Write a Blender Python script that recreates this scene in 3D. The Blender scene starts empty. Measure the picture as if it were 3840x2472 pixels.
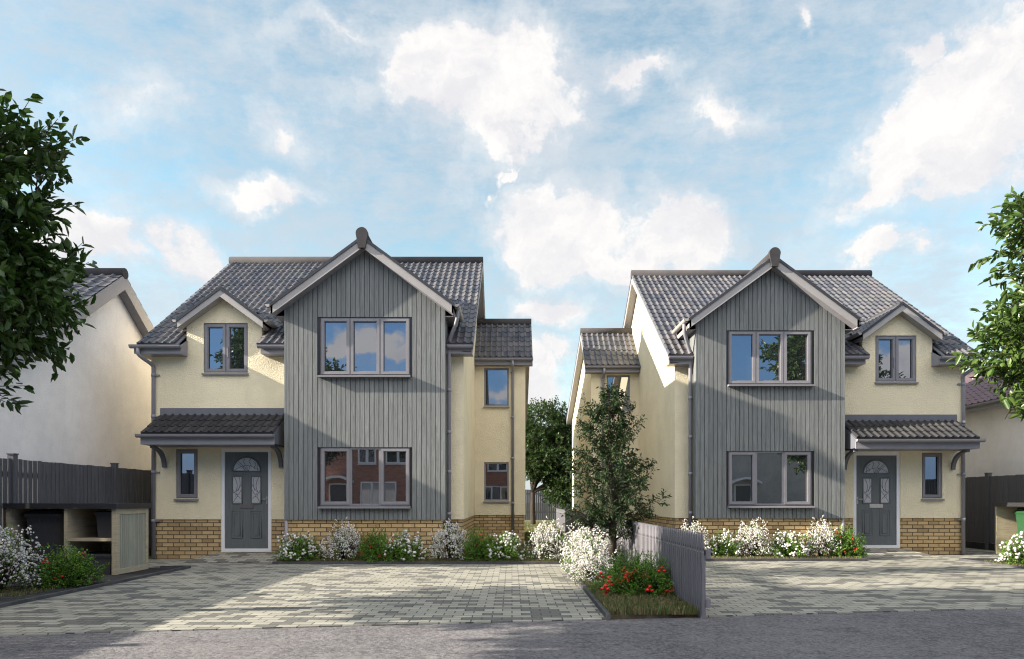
EXPO=1.64
import bpy, bmesh, math, random
import numpy as np
from mathutils import Vector, Matrix
R = math.radians
SC = bpy.context.scene
COL = SC.collection
rng = random.Random(7)
nrng = np.random.default_rng(11)

# ------------------------------------------------------------------ mesh helpers
class MB:
    """collects faces, then links them as ONE mesh object"""
    def __init__(s):
        s.v=[]; s.f=[]; s.m=[]; s.r=[]; s.sm=[]
    def add(s,p): s.v.append(tuple(p)); return len(s.v)-1
    def face(s,idx,m=0,r=0.0,sm=False):
        s.f.append(tuple(idx)); s.m.append(m); s.r.append(r); s.sm.append(sm)
    def poly(s,pts,m=0,r=0.0,sm=False): s.face([s.add(p) for p in pts],m,r,sm)
    def box(s,x0,x1,y0,y1,z0,z1,m=0,r=0.0):
        i=len(s.v)
        for p in ((x0,y0,z0),(x1,y0,z0),(x1,y1,z0),(x0,y1,z0),(x0,y0,z1),(x1,y0,z1),(x1,y1,z1),(x0,y1,z1)): s.v.append(p)
        for q in ((0,3,2,1),(4,5,6,7),(0,1,5,4),(1,2,6,5),(2,3,7,6),(3,0,4,7)): s.face([i+k for k in q],m,r)
    def prism(s,poly,off,m=0,r=0.0):
        """polygon (3d points) swept by the vector off"""
        n=len(poly); off=Vector(off)
        a=[s.add(p) for p in poly]; b=[s.add(Vector(p)+off) for p in poly]
        s.face(a[::-1],m,r); s.face(b,m,r)
        for k in range(n): s.face((a[k],a[(k+1)%n],b[(k+1)%n],b[k]),m,r)
    def tube(s,path,rad,n=10,m=0,cap=True,r=0.0):
        path=[Vector(p) for p in path]; rings=[]
        rads=rad if isinstance(rad,(list,tuple)) else [rad]*len(path)
        prev=None
        for k,p in enumerate(path):
            if k==0: t=path[1]-p
            elif k==len(path)-1: t=p-path[k-1]
            else: t=(path[k+1]-p).normalized()+(p-path[k-1]).normalized()
            t.normalize()
            if prev is None:
                a=t.orthogonal().normalized()
            else:
                a=prev-t*prev.dot(t)
                a=a.normalized() if a.length>1e-6 else t.orthogonal().normalized()
            prev=a; b=t.cross(a)
            rings.append([s.add(p+(a*math.cos(2*math.pi*j/n)+b*math.sin(2*math.pi*j/n))*rads[k]) for j in range(n)])
        for k in range(len(rings)-1):
            for j in range(n):
                s.face((rings[k][j],rings[k][(j+1)%n],rings[k+1][(j+1)%n],rings[k+1][j]),m,r,True)
        if cap:
            s.face(rings[0][::-1],m,r); s.face(rings[-1],m,r)
    def ball(s,c,rad,m=0,r=0.0,sub=0):
        vs,fs=ICO[sub]; i=len(s.v)
        for p in vs: s.v.append((c[0]+p[0]*rad,c[1]+p[1]*rad,c[2]+p[2]*rad))
        for f in fs: s.face([i+k for k in f],m,r,True)
    def build(s,name,mats,parent=None,tf=None,recalc=True):
        if not isinstance(mats,(list,tuple)): mats=[mats]
        vs=[tf(*p) for p in s.v] if tf else s.v
        me=bpy.data.meshes.new(name); me.from_pydata(vs,[],s.f)
        for m in mats: me.materials.append(m)
        me.polygons.foreach_set('material_index',s.m)
        me.polygons.foreach_set('use_smooth',s.sm)
        if recalc:
            bm=bmesh.new(); bm.from_mesh(me); bmesh.ops.recalc_face_normals(bm,faces=bm.faces); bm.to_mesh(me); bm.free()
        a=me.attributes.new('rnd','FLOAT','FACE'); a.data.foreach_set('value',s.r)
        uvs(me)
        o=bpy.data.objects.new(name,me); COL.objects.link(o)
        if parent: o.parent=parent
        return o

def uvs(me):
    """box projected UVs in metres"""
    n=len(me.loops); nf=len(me.polygons)
    co=np.empty(len(me.vertices)*3,dtype=np.float32); me.vertices.foreach_get('co',co); co=co.reshape(-1,3)
    li=np.empty(n,dtype=np.int32); me.loops.foreach_get('vertex_index',li)
    no=np.empty(nf*3,dtype=np.float32); me.polygons.foreach_get('normal',no); no=np.abs(no.reshape(-1,3))
    lt=np.empty(nf,dtype=np.int32); me.polygons.foreach_get('loop_total',lt)
    ax=np.repeat(np.argmax(no,axis=1),lt)
    p=co[li]
    uv=np.where((ax==0)[:,None],p[:,[1,2]],np.where((ax==1)[:,None],p[:,[0,2]],p[:,[0,1]]))
    l=me.uv_layers.new(name='UVMap'); l.data.foreach_set('uv',uv.astype(np.float32).ravel())

def ico(sub):
    bm=bmesh.new(); bmesh.ops.create_icosphere(bm,subdivisions=sub,radius=1)
    bm.verts.ensure_lookup_table()
    r=([tuple(v.co) for v in bm.verts],[[v.index for v in f.verts] for f in bm.faces]); bm.free(); return r
ICO={0:ico(1),1:ico(2)}

def fast_mesh(name,V,quads,mats,midx=None,rnd=None,smooth=False,parent=None):
    me=bpy.data.meshes.new(name)
    nv=len(V); nf=len(quads); k=quads.shape[1]
    me.vertices.add(nv); me.vertices.foreach_set('co',V.astype(np.float32).ravel())
    me.loops.add(nf*k); me.loops.foreach_set('vertex_index',quads.astype(np.int32).ravel())
    me.polygons.add(nf); me.polygons.foreach_set('loop_start',np.arange(0,nf*k,k,dtype=np.int32))
    if midx is not None: me.polygons.foreach_set('material_index',midx.astype(np.int32))
    if smooth: me.polygons.foreach_set('use_smooth',np.ones(nf,dtype=bool))
    for m in mats: me.materials.append(m)
    me.update(calc_edges=True)
    if rnd is not None:
        a=me.attributes.new('rnd','FLOAT','FACE'); a.data.foreach_set('value',rnd.astype(np.float32))
    o=bpy.data.objects.new(name,me); COL.objects.link(o)
    if parent: o.parent=parent
    return o

def tag(o,label=None,cat=None,group=None,kind=None):
    if label: o['label']=label
    if cat: o['category']=cat
    if group: o['group']=group
    if kind: o['kind']=kind
    return o
def empty(name,loc=(0,0,0),rz=0):
    o=bpy.data.objects.new(name,None); COL.objects.link(o); o.location=loc; o.rotation_euler=(0,0,rz); o.empty_display_size=.2
    return o
def copy_tree(o,parent=None):
    c=o.copy(); COL.objects.link(c)
    if parent is not None: c.parent=parent
    for ch in list(o.children): copy_tree(ch,c)
    return c

# ------------------------------------------------------------------ materials
class NT:
    def __init__(s,name):
        s.mat=bpy.data.materials.new(name); s.mat.use_nodes=True
        s.t=s.mat.node_tree; s.t.nodes.clear()
        s.out=s.n('ShaderNodeOutputMaterial')
    def n(s,t,**k):
        nd=s.t.nodes.new(t)
        for a,b in k.items(): setattr(nd,a,b)
        return nd
    def l(s,a,b): s.t.links.new(a,b)
    def setin(s,sock,v):
        if isinstance(v,bpy.types.NodeSocket): s.l(v,sock)
        else: sock.default_value=v
    def math(s,op,a,b=0.0,c=0.0):
        nd=s.n('ShaderNodeMath',operation=op); s.setin(nd.inputs[0],a); s.setin(nd.inputs[1],b); s.setin(nd.inputs[2],c); return nd.outputs[0]
    def mix(s,f,a,b,blend='MIX'):
        nd=s.n('ShaderNodeMix',data_type='RGBA',blend_type=blend)
        s.setin(nd.inputs[0],f); s.setin(nd.inputs[6],c4(a)); s.setin(nd.inputs[7],c4(b)); return nd.outputs[2]
    def ramp(s,f,stops):
        nd=s.n('ShaderNodeValToRGB'); s.l(f,nd.inputs[0]); e=nd.color_ramp.elements
        while len(e)<len(stops): e.new(.5)
        for k,(p,c) in enumerate(stops): e[k].position=p; e[k].color=c4(c)
        return nd.outputs[0]
    def smooth(s,f,a,b,lo=0.0,hi=1.0):
        nd=s.n('ShaderNodeMapRange',interpolation_type='SMOOTHSTEP'); s.setin(nd.inputs[0],f)
        for k,v in enumerate((a,b,lo,hi)): s.setin(nd.inputs[1+k],v)
        return nd.outputs[0]
    def noise(s,vec,scale,detail=4,rough=.55,dist=0.0,sc=(1,1,1)):
        if sc!=(1,1,1):
            mp=s.n('ShaderNodeMapping'); mp.inputs['Scale'].default_value=sc; s.l(vec,mp.inputs[0]); vec=mp.outputs[0]
        nd=s.n('ShaderNodeTexNoise'); s.l(vec,nd.inputs['Vector']); nd.inputs['Scale'].default_value=scale
        nd.inputs['Detail'].default_value=detail; nd.inputs['Roughness'].default_value=rough; nd.inputs['Distortion'].default_value=dist
        return nd.outputs['Fac']
    def uv(s): return s.n('ShaderNodeTexCoord').outputs['UV']
    def obj(s): return s.n('ShaderNodeTexCoord').outputs['Object']
    def pos(s): return s.n('ShaderNodeNewGeometry').outputs['Position']
    def rnd(s): return s.n('ShaderNodeAttribute',attribute_name='rnd').outputs['Fac']
    def bump(s,h,strength=.3,dist=.01):
        nd=s.n('ShaderNodeBump'); s.l(h,nd.inputs['Height']); nd.inputs['Strength'].default_value=strength; nd.inputs['Distance'].default_value=dist
        return nd.outputs[0]
    def bsdf(s,col,rough=.6,nrm=None,spec=.5,metal=0.0,**k):
        b=s.n('ShaderNodeBsdfPrincipled'); s.setin(b.inputs['Base Color'],c4(col)); s.setin(b.inputs['Roughness'],rough)
        b.inputs['Specular IOR Level'].default_value=spec; b.inputs['Metallic'].default_value=metal
        if nrm is not None: s.l(nrm,b.inputs['Normal'])
        return b.outputs[0]
    def done(s,sh): s.l(sh,s.out.inputs[0]); return s.mat
    def blocks(s,uv,w,h,joint,stagger=.5):
        """running-bond blocks: returns (random per block, joint mask 1 on joints, second random)"""
        sp=s.n('ShaderNodeSeparateXYZ'); s.l(uv,sp.inputs[0])
        y=s.math('DIVIDE',sp.outputs[1],h); row=s.math('FLOOR',y)
        x=s.math('ADD',s.math('DIVIDE',sp.outputs[0],w),s.math('MULTIPLY',s.math('MODULO',s.math('ABSOLUTE',row),2.0),stagger))
        col=s.math('FLOOR',x)
        fx=s.math('SUBTRACT',x,col); fy=s.math('SUBTRACT',y,row)
        ex=s.math('MULTIPLY',s.math('MINIMUM',fx,s.math('SUBTRACT',1.0,fx)),w)
        ey=s.math('MULTIPLY',s.math('MINIMUM',fy,s.math('SUBTRACT',1.0,fy)),h)
        d=s.math('MINIMUM',ex,ey)
        jm=s.smooth(d,joint*.45,joint*.75,1.0,0.0)
        cb=s.n('ShaderNodeCombineXYZ'); s.l(col,cb.inputs[0]); s.l(row,cb.inputs[1])
        wn=s.n('ShaderNodeTexWhiteNoise',noise_dimensions='2D'); s.l(cb.outputs[0],wn.inputs['Vector'])
        return wn.outputs['Value'],jm,wn.outputs['Color'],cb.outputs[0]
def c4(c):
    if isinstance(c,bpy.types.NodeSocket): return c
    if isinstance(c,(int,float)): return (c,c,c,1)
    return tuple(c)+(1,) if len(c)==3 else tuple(c)

def m_render(name,col,bump=.7,var=.12):
    t=NT(name); p=t.pos()
    n=t.noise(p,44,3,.55,1.0); big=t.noise(p,.9,5,.6); mid=t.noise(p,5,4,.6)
    vor=t.n('ShaderNodeTexVoronoi'); vor.inputs['Scale'].default_value=38; t.l(p,vor.inputs['Vector'])
    hgt=t.math('ADD',n,t.math('MULTIPLY',vor.outputs['Distance'],.8))
    f=t.math('ADD',t.math('MULTIPLY',big,.7),t.math('MULTIPLY',mid,.3))
    c=t.mix(t.smooth(f,.35,.65),tuple(x*(1-var) for x in col),col)
    stk=t.noise(p,2.6,6,.7,0,(2.2,2.2,.35)); c=t.mix(t.smooth(stk,.52,.75,0,var*2.2),c,tuple(x*y for x,y in zip(col,(.72,.70,.70))))
    return t.done(t.bsdf(c,.9,t.bump(hgt,bump,.016),.2))
def m_paint(name,col,rough=.45,spec=.4,var=.06):
    t=NT(name); p=t.pos(); n=t.noise(p,3.5,5,.65); f=t.noise(p,40,2,.5)
    c=t.mix(t.smooth(n,.3,.7),tuple(x*(1-var) for x in col),tuple(min(1,x*(1+var)) for x in col))
    return t.done(t.bsdf(c,t.math('ADD',rough-.05,t.math('MULTIPLY',n,.12)),t.bump(f,.04,.004),spec))
def m_brick(name,cols,mortar,w=.235,h=.083,joint=.011):
    t=NT(name); uv=t.uv(); r,jm,_,_=t.blocks(uv,w,h,joint)
    n=t.noise(uv,38,4,.65); st=t.noise(uv,9,3,.6)
    c=t.ramp(r,[(k/(len(cols)-1),x) for k,x in enumerate(cols)])
    c=t.mix(t.smooth(st,.55,.75,0,.45),c,tuple(x*.45 for x in cols[0]))
    c=t.mix(t.smooth(n,.3,.75,0,.25),c,tuple(min(1,x*1.3) for x in cols[-1]))
    c=t.mix(jm,c,mortar)
    hgt=t.math('ADD',t.math('SUBTRACT',1.0,jm),t.math('MULTIPLY',n,.35))
    return t.done(t.bsdf(c,.88,t.bump(hgt,.6,.012),.2))
def m_paving(name):
    t=NT(name); p=t.pos(); r,jm,_,ij=t.blocks(p,.205,.135,.010)
    lowf=t.noise(p,1.0,2,.5,0,(1,2.4,1))
    # clusters of darker blocks, mostly two or three in a row
    cl=t.n('ShaderNodeVectorMath',operation='MULTIPLY'); t.l(ij,cl.inputs[0]); cl.inputs[1].default_value=(.42,.83,1)
    cn=t.n('ShaderNodeTexNoise'); t.l(cl.outputs[0],cn.inputs['Vector']); cn.inputs['Scale'].default_value=1.0; cn.inputs['Detail'].default_value=1.0
    dark=t.smooth(t.math('ADD',cn.outputs['Fac'],t.math('MULTIPLY',r,.16)),.625,.645)
    g=t.noise(p,90,3,.7); st=t.noise(p,4,5,.65)
    c=t.mix(r,(.222,.217,.186),(.298,.288,.245)); c=t.mix(dark,c,(.078,.078,.076))
    c=t.mix(t.smooth(g,.35,.72,0,.55),c,t.mix(.5,c,(.52,.5,.45))); c=t.mix(t.smooth(st,.5,.8,0,.35),c,(.17,.165,.145))
    c=t.mix(jm,c,(.055,.055,.05))
    hgt=t.math('ADD',t.math('MULTIPLY',t.math('SUBTRACT',1.0,jm),1.0),t.math('MULTIPLY',g,.45))
    return t.done(t.bsdf(c,.8,t.bump(hgt,.55,.01),.25))
def m_tile(name,cols,rough=.42,spec=.5):
    t=NT(name); r=t.rnd(); p=t.pos(); n=t.noise(p,14,4,.65); big=t.noise(p,1.1,4,.6)
    c=t.ramp(r,[(k/(len(cols)-1),x) for k,x in enumerate(cols)])
    c=t.mix(t.smooth(n,.45,.8,0,.4),c,tuple(x*.5 for x in cols[0])); c=t.mix(t.smooth(big,.5,.75,0,.22),c,(.10,.098,.088))
    return t.done(t.bsdf(c,t.math('ADD',rough,t.math('MULTIPLY',n,.2)),t.bump(n,.15,.006),spec))
def m_wood(name,col,sc=(9,9,.8),contrast=.35,rough=.75,bump=.35):
    t=NT(name); p=t.obj(); r=t.rnd()
    off=t.n('ShaderNodeVectorMath',operation='ADD'); t.l(p,off.inputs[0])
    cb=t.n('ShaderNodeCombineXYZ'); t.l(t.math('MULTIPLY',r,37.0),cb.inputs[2]); t.l(t.math('MULTIPLY',r,11.0),cb.inputs[0]); t.l(cb.outputs[0],off.inputs[1])
    g=t.noise(off.outputs[0],3,6,.7,1.2,sc); k=t.noise(off.outputs[0],2.2,3,.6,0,(2,2,1.1))
    a=tuple(x*(1-contrast) for x in col); b=tuple(min(1,x*(1+contrast*.6)) for x in col)
    c=t.mix(t.smooth(g,.3,.7),a,b); c=t.mix(t.smooth(k,.58,.8,0,.5),c,tuple(x*.55 for x in col))
    c=t.mix(t.math('MULTIPLY',r,.38),c,tuple(x*.6 for x in col))
    return t.done(t.bsdf(c,rough,t.bump(g,bump,.005),.3))
def m_leaf(name,c0,c1,rough=.42,trans=.25):
    t=NT(name); r=t.rnd(); c=t.mix(r,c0,c1)
    b=t.bsdf(c,rough,None,.45)
    tr=t.n('ShaderNodeBsdfTranslucent'); t.l(t.mix(.5,c,tuple(min(1,x*1.6) for x in c1)),tr.inputs[0])
    mx=t.n('ShaderNodeMixShader'); mx.inputs[0].default_value=trans; t.l(b,mx.inputs[1]); t.l(tr.outputs[0],mx.inputs[2])
    return t.done(mx.outputs[0])
def m_glass(name,refl=.5,dark=(.018,.02,.024)):
    t=NT(name); p=t.pos()
    wv=t.noise(p,1.4,2,.5); nb=t.bump(wv,.02,.02)
    d=t.bsdf(dark,.3,None,.1)
    g=t.n('ShaderNodeBsdfGlossy'); g.inputs['Color'].default_value=(.80,.82,.88,1); g.inputs['Roughness'].default_value=.01; t.l(nb,g.inputs['Normal'])
    fr=t.n('ShaderNodeFresnel'); fr.inputs[0].default_value=1.5
    f=t.math('ADD',refl,t.math('MULTIPLY',fr.outputs[0],.5))
    mx=t.n('ShaderNodeMixShader'); t.l(f,mx.inputs[0]); t.l(d,mx.inputs[1]); t.l(g.outputs[0],mx.inputs[2])
    return t.done(mx.outputs[0])
def m_asphalt(name):
    t=NT(name); p=t.pos(); a=t.noise(p,34,5,.8); b=t.noise(p,.55,7,.72); m=t.noise(p,2.6,8,.8); ch=t.noise(p,11,6,.8)
    c=t.mix(t.smooth(b,.35,.65),(.195,.186,.205),(.275,.262,.28)); c=t.mix(t.smooth(m,.50,.66,0,.75),c,(.32,.31,.315)); c=t.mix(t.smooth(m,.48,.34,0,.6),c,(.10,.097,.112))
    c=t.mix(t.smooth(a,.50,.64,0,.7),c,(.42,.41,.41)); c=t.mix(t.smooth(a,.48,.36,0,.75),c,(.06,.06,.068)); c=t.mix(t.smooth(ch,.53,.66,0,.6),c,(.23,.222,.22)); c=t.mix(t.smooth(ch,.46,.36,0,.5),c,(.05,.05,.055))
    return t.done(t.bsdf(c,.85,t.bump(t.math('ADD',a,t.math('MULTIPLY',ch,2.0)),1.0,.05),.25))
def m_ground(name,c0,c1,sc=6,bump=.5):
    t=NT(name); p=t.pos(); a=t.noise(p,sc,6,.7); b=t.noise(p,sc*9,3,.7)
    c=t.mix(t.smooth(a,.3,.7),c0,c1); c=t.mix(t.smooth(b,.5,.8,0,.5),c,tuple(x*.5 for x in c0))
    return t.done(t.bsdf(c,.95,t.bump(b,bump,.02),.15))
def m_plain(name,col,rough=.5,spec=.5,metal=0.0): 
    t=NT(name); p=t.pos(); n=t.noise(p,18,4,.6)
    return t.done(t.bsdf(t.mix(t.smooth(n,.3,.7),tuple(x*.88 for x in col),col),rough,None,spec,metal))

M=dict(
 cream=m_render('cream_render',(.78,.695,.505),.5),
 white_render=m_render('weathered_white_render',(.82,.79,.79),.25,.13),
 grey_render=m_render('grey_render',(.42,.41,.40),.3,.2),
 brick=m_brick('buff_brick',[(.28,.19,.095),(.42,.295,.15),(.52,.375,.20),(.46,.325,.17)],(.085,.068,.05),.235,.083,.014),
 red_brick=m_brick('red_brick',[(.25,.095,.065),(.34,.13,.085),(.40,.165,.11)],(.2,.17,.15),.225,.075,.012),
 paving=m_paving('block_paving'),
 tile=m_tile('slate_grey_pantile',[(.036,.039,.054),(.073,.075,.094),(.122,.112,.118),(.054,.06,.080),(.088,.092,.094),(.104,.094,.102),(.048,.053,.072)]),
 dark_tile=m_tile('charcoal_pantile',[(.026,.026,.03),(.034,.034,.038),(.044,.043,.045)],.6,.15),
 red_tile=m_tile('plum_red_pantile',[(.085,.058,.07),(.12,.075,.085),(.10,.07,.09)]),
 ridge=m_paint('ridge_grey',(.055,.052,.056),.85,.1,.12),
 grey=m_paint('grey_upvc',(.225,.22,.25),.42,.4),
 midgrey=m_paint('grey_window_frame',(.20,.195,.215),.4,.4),
 darkgrey=m_paint('slate_grey_paint',(.12,.125,.15),.45,.4),
 lightgrey=m_paint('light_grey_board',(.31,.295,.295),.5,.35),
 white=m_paint('white_upvc',(.74,.74,.78),.35,.4,.03),
 door=m_wood('grey_grained_door',(.12,.132,.14),(14,14,.7),.16,.5,.12),
 clad=m_wood('grey_timber_cladding',(.185,.195,.198),(11,11,.55),.32,.8,.5),
 fence=m_wood('charcoal_fence_board',(.10,.10,.115),(11,11,.5),.3,.8,.5),
 picket=m_wood('grey_painted_picket',(.155,.15,.17),(11,11,.6),.16,.65,.3),
 oak=m_wood('pale_oak_board',(.42,.36,.26),(.8,.8,11),.22,.65,.2),
 oak_slat=m_wood('pale_green_grey_slat',(.33,.33,.27),(11,11,.6),.2,.7,.3),
 counter=m_plain('black_worktop',(.03,.03,.034),.28,.5),
 bin=m_plain('charcoal_bin_plastic',(.06,.06,.068),.42,.5),
 greenbin=m_plain('dark_green_bin_plastic',(.02,.075,.03),.42,.5),
 glass=m_glass('window_glass',.34),
 obscure=m_plain('obscure_door_glass',(.42,.42,.45),.22,.6),
 lead=m_plain('lead_strip',(.05,.05,.055),.5,.5),
 metal=m_plain('brushed_metal',(.55,.54,.52),.3,.5,.9),
 letter=m_plain('satin_letterplate',(.16,.15,.15),.35,.5,.3),
 letter_bright=m_plain('polished_letterplate',(.6,.57,.53),.35,.5,.6),
 curtain=m_plain('net_curtain',(.7,.7,.72),.9,.1),
 asphalt=m_asphalt('worn_asphalt'),
 earth=m_ground('bare_earth',(.05,.04,.028),(.10,.082,.055)),
 darkpad=m_ground('dark_pad',(.03,.03,.032),(.05,.05,.052),3,.3),
 kerb=m_ground('dark_edging',(.055,.055,.06),(.09,.09,.095),5,.3),
 turf=m_ground('turf',(.05,.08,.02),(.10,.12,.035),4),
 verge=m_ground('far_ground',(.07,.085,.04),(.12,.115,.07),.6),
 bark=m_ground('bark',(.036,.029,.023),(.07,.056,.045),14,.9),
 leaf_dark=m_leaf('glossy_leaf',(.018,.044,.010),(.055,.11,.02),.34,.2),
 leaf_right=m_leaf('sunny_leaf',(.04,.085,.018),(.095,.15,.035),.34,.22),
 leaf_fine=m_leaf('small_dark_leaf',(.005,.012,.004),(.024,.06,.008),.75,.15),
 leaf_back=m_leaf('mid_green_leaf',(.016,.038,.008),(.05,.09,.02),.5,.25),
 leaf_shrub=m_leaf('shrub_leaf',(.05,.14,.012),(.15,.29,.032),.5,.25),
 leaf_dull=m_leaf('dull_twig_leaf',(.07,.075,.05),(.14,.14,.10),.6,.2),
 petal=m_leaf('white_petal',(.52,.50,.49),(.72,.70,.66),.7,.15),
 petal_red=m_leaf('red_petal',(.42,.012,.012),(.62,.03,.02),.5,.1),
 berry=m_plain('red_berry',(.72,.016,.016),.3,.5),
 blade=m_leaf('dry_grass_blade',(.085,.075,.035),(.23,.18,.09),.7,.25),
 blade_green=m_leaf('green_grass_blade',(.04,.075,.015),(.10,.15,.035),.7,.25),
 stone=m_ground('pink_stone',(.30,.19,.155),(.42,.30,.26),7,.6),
)

# ------------------------------------------------------------------ building helpers
def tile_slope(mb,O,e,s,Le,Ls,gauge=.28,w=.15,skip=None,roll=.034,m=0,drop=.05):
    """pantile courses as real geometry. O eave corner, e along the eave, s up the slope"""
    O=Vector(O); e=Vector(e).normalized(); s=Vector(s).normalized(); n=e.cross(s)
    if n.z<0: n=-n
    xs=[0,.07,.15,.23,.31,.39,.46,1.0]
    hs=[roll*math.sin(math.pi*x/.46) if x<.46 else 0 for x in xs]
    nr=max(1,round(Ls/gauge)); g=Ls/nr; nc=max(1,round(Le/w)); w=Le/nc
    for j in range(nr):
        for i in range(nc):
            if skip and skip((i+.5)*w,(j+.5)*g): continue
            r=rng.random(); jl=rng.uniform(-.0015,.002)
            lo=[];hi=[];rb=[]
            for x,h in zip(xs,hs):
                p=O+e*((i+x)*w)
                lo.append(mb.add(p+s*(j*g)+n*(h+.019+jl))); hi.append(mb.add(p+s*((j+1)*g+.02)+n*(h+.004)))
            for k in range(7): mb.face((lo[k],lo[k+1],hi[k+1],hi[k]),m,r,True)
            lo2=[];
            for x,h in zip(xs,hs):
                p=O+e*((i+x)*w)
                lo2.append((mb.add(p+s*(j*g)+n*(h+.019+jl)),mb.add(p+s*(j*g)+n*(h*.9-(drop if j==0 else 0.002)))))
            for k in range(7): mb.face((lo2[k][0],lo2[k][1],lo2[k+1][1],lo2[k+1][0]),m,r)
def gutter(mb,a,b,r=.056,m=0):
    """half round gutter from a to b, open side up, closed by end caps"""
    a=Vector(a); b=Vector(b); t=(b-a).normalized(); x=Vector((t.y,-t.x,0)); n=9
    pr=[(-r*1.08,.012)]+[(-r*math.cos(math.pi*k/n),-r*math.sin(math.pi*k/n)) for k in range(n+1)]+[(r*1.08,.012)]
    pi=[((r-.007)*math.cos(math.pi*k/n),-(r-.007)*math.sin(math.pi*k/n)+.004) for k in range(n+1)]
    prof=pr+pi
    mb.prism([a+x*p[0]+Vector((0,0,p[1])) for p in prof],b-a,m)
    for c,d in ((a,t*.006),(b,-t*.006)):
        mb.prism([c+x*p[0]+Vector((0,0,p[1])) for p in pr],d,m)
def wall_cells(mb,us,zs,ok,pt,m=0):
    for i in range(len(us)-1):
        for j in range(len(zs)-1):
            if ok((us[i]+us[i+1])/2,(zs[j]+zs[j+1])/2):
                mb.poly([pt(us[i],zs[j]),pt(us[i+1],zs[j]),pt(us[i+1],zs[j+1]),pt(us[i],zs[j+1])],m)
def reveal(mb,u0,u1,z0,z1,v,d,m=0,bottom=True,top=True):
    q=lambda u,z,dd:(u,v+dd,z)
    mb.poly([q(u0,z0,0),q(u0,z1,0),q(u0,z1,d),q(u0,z0,d)],m); mb.poly([q(u1,z0,0),q(u1,z0,d),q(u1,z1,d),q(u1,z1,0)],m)
    if top: mb.poly([q(u0,z1,0),q(u1,z1,0),q(u1,z1,d),q(u0,z1,d)],m)
    if bottom: mb.poly([q(u0,z0,0),q(u0,z0,d),q(u1,z0,d),q(u1,z0,0)],m)
def frame_rect(mb,u0,u1,z0,z1,w,v0,v1,m=0):
    """four mitred bars"""
    o=[(u0,z0),(u1,z0),(u1,z1),(u0,z1)]; i=[(u0+w,z0+w),(u1-w,z0+w),(u1-w,z1-w),(u0+w,z1-w)]
    for k in range(4):
        l=(k+1)%4
        mb.prism([(o[k][0],v0,o[k][1]),(o[l][0],v0,o[l][1]),(i[l][0],v0,i[l][1]),(i[k][0],v0,i[k][1])],(0,v1-v0,0),m)
def window(root,tf,u0,u1,z0,z1,v,kinds,sill=.055,mat='midgrey',glass='glass',handle=None,sw=.052,sillh=.05):
    """frame > sash, pane, sill (one pane mesh for the window); kinds: list of (relative width, 'sash' or 'fixed')"""
    f=MB(); d0,d1=v+.028,v+.095
    frame_rect(f,u0,u1,z0,z1,.042,d0,d1)
    tot=sum(k[0] for k in kinds); x=u0; spans=[]
    for wd,k in kinds:
        x1=x+(u1-u0)*wd/tot; spans.append((x,x1,k)); x=x1
    for a,b,k in spans[:-1]: f.box(b-.03,b+.03,d0,d1,z0+.042,z1-.042)
    wo=f.build('window',M[mat],root,tf)
    p=MB()
    for q,(a,b,k) in enumerate(spans):
        l=a+(.042 if q==0 else .03); r=b-(.042 if q==len(spans)-1 else .03)
        if k=='sash':
            s=MB(); frame_rect(s,l-.018,r+.018,z0+.024,z1-.024,sw,d0-.016,d0+.03)
            frame_rect(s,l-.018+sw,r+.018-sw,z0+.024+sw,z1-.024-sw,.012,d0+.0,d0+.02)
            if handle is not None and handle==q:
                s.box(r-.02,r-.002,d0-.035,d0-.016,(z0+z1)/2-.2,(z0+z1)/2+.02)
            s.build('sash',M[mat],wo,tf)
        t=rng.uniform(-.002,.002)
        p.box(l-.005,r+.005,d0+.036+t,d0+.05+t,z0+.03,z1-.03)
    p.build('pane',M[glass],wo,tf)
    if sill:
        s=MB(); s.prism([(u0-.02,v-sill,z0-sillh),(u0-.02,v+.06,z0-sillh),(u0-.02,v+.06,z0-.003),(u0-.02,v-sill,z0-.018)],(u1-u0+.04,0,0)); s.build('sill',M[mat],wo,tf)
    return wo
def plain(name,mat,root,tf,*boxes):
    b=MB()
    for x in boxes: b.box(*x)
    return b.build(name,M[mat],root,tf)

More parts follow.
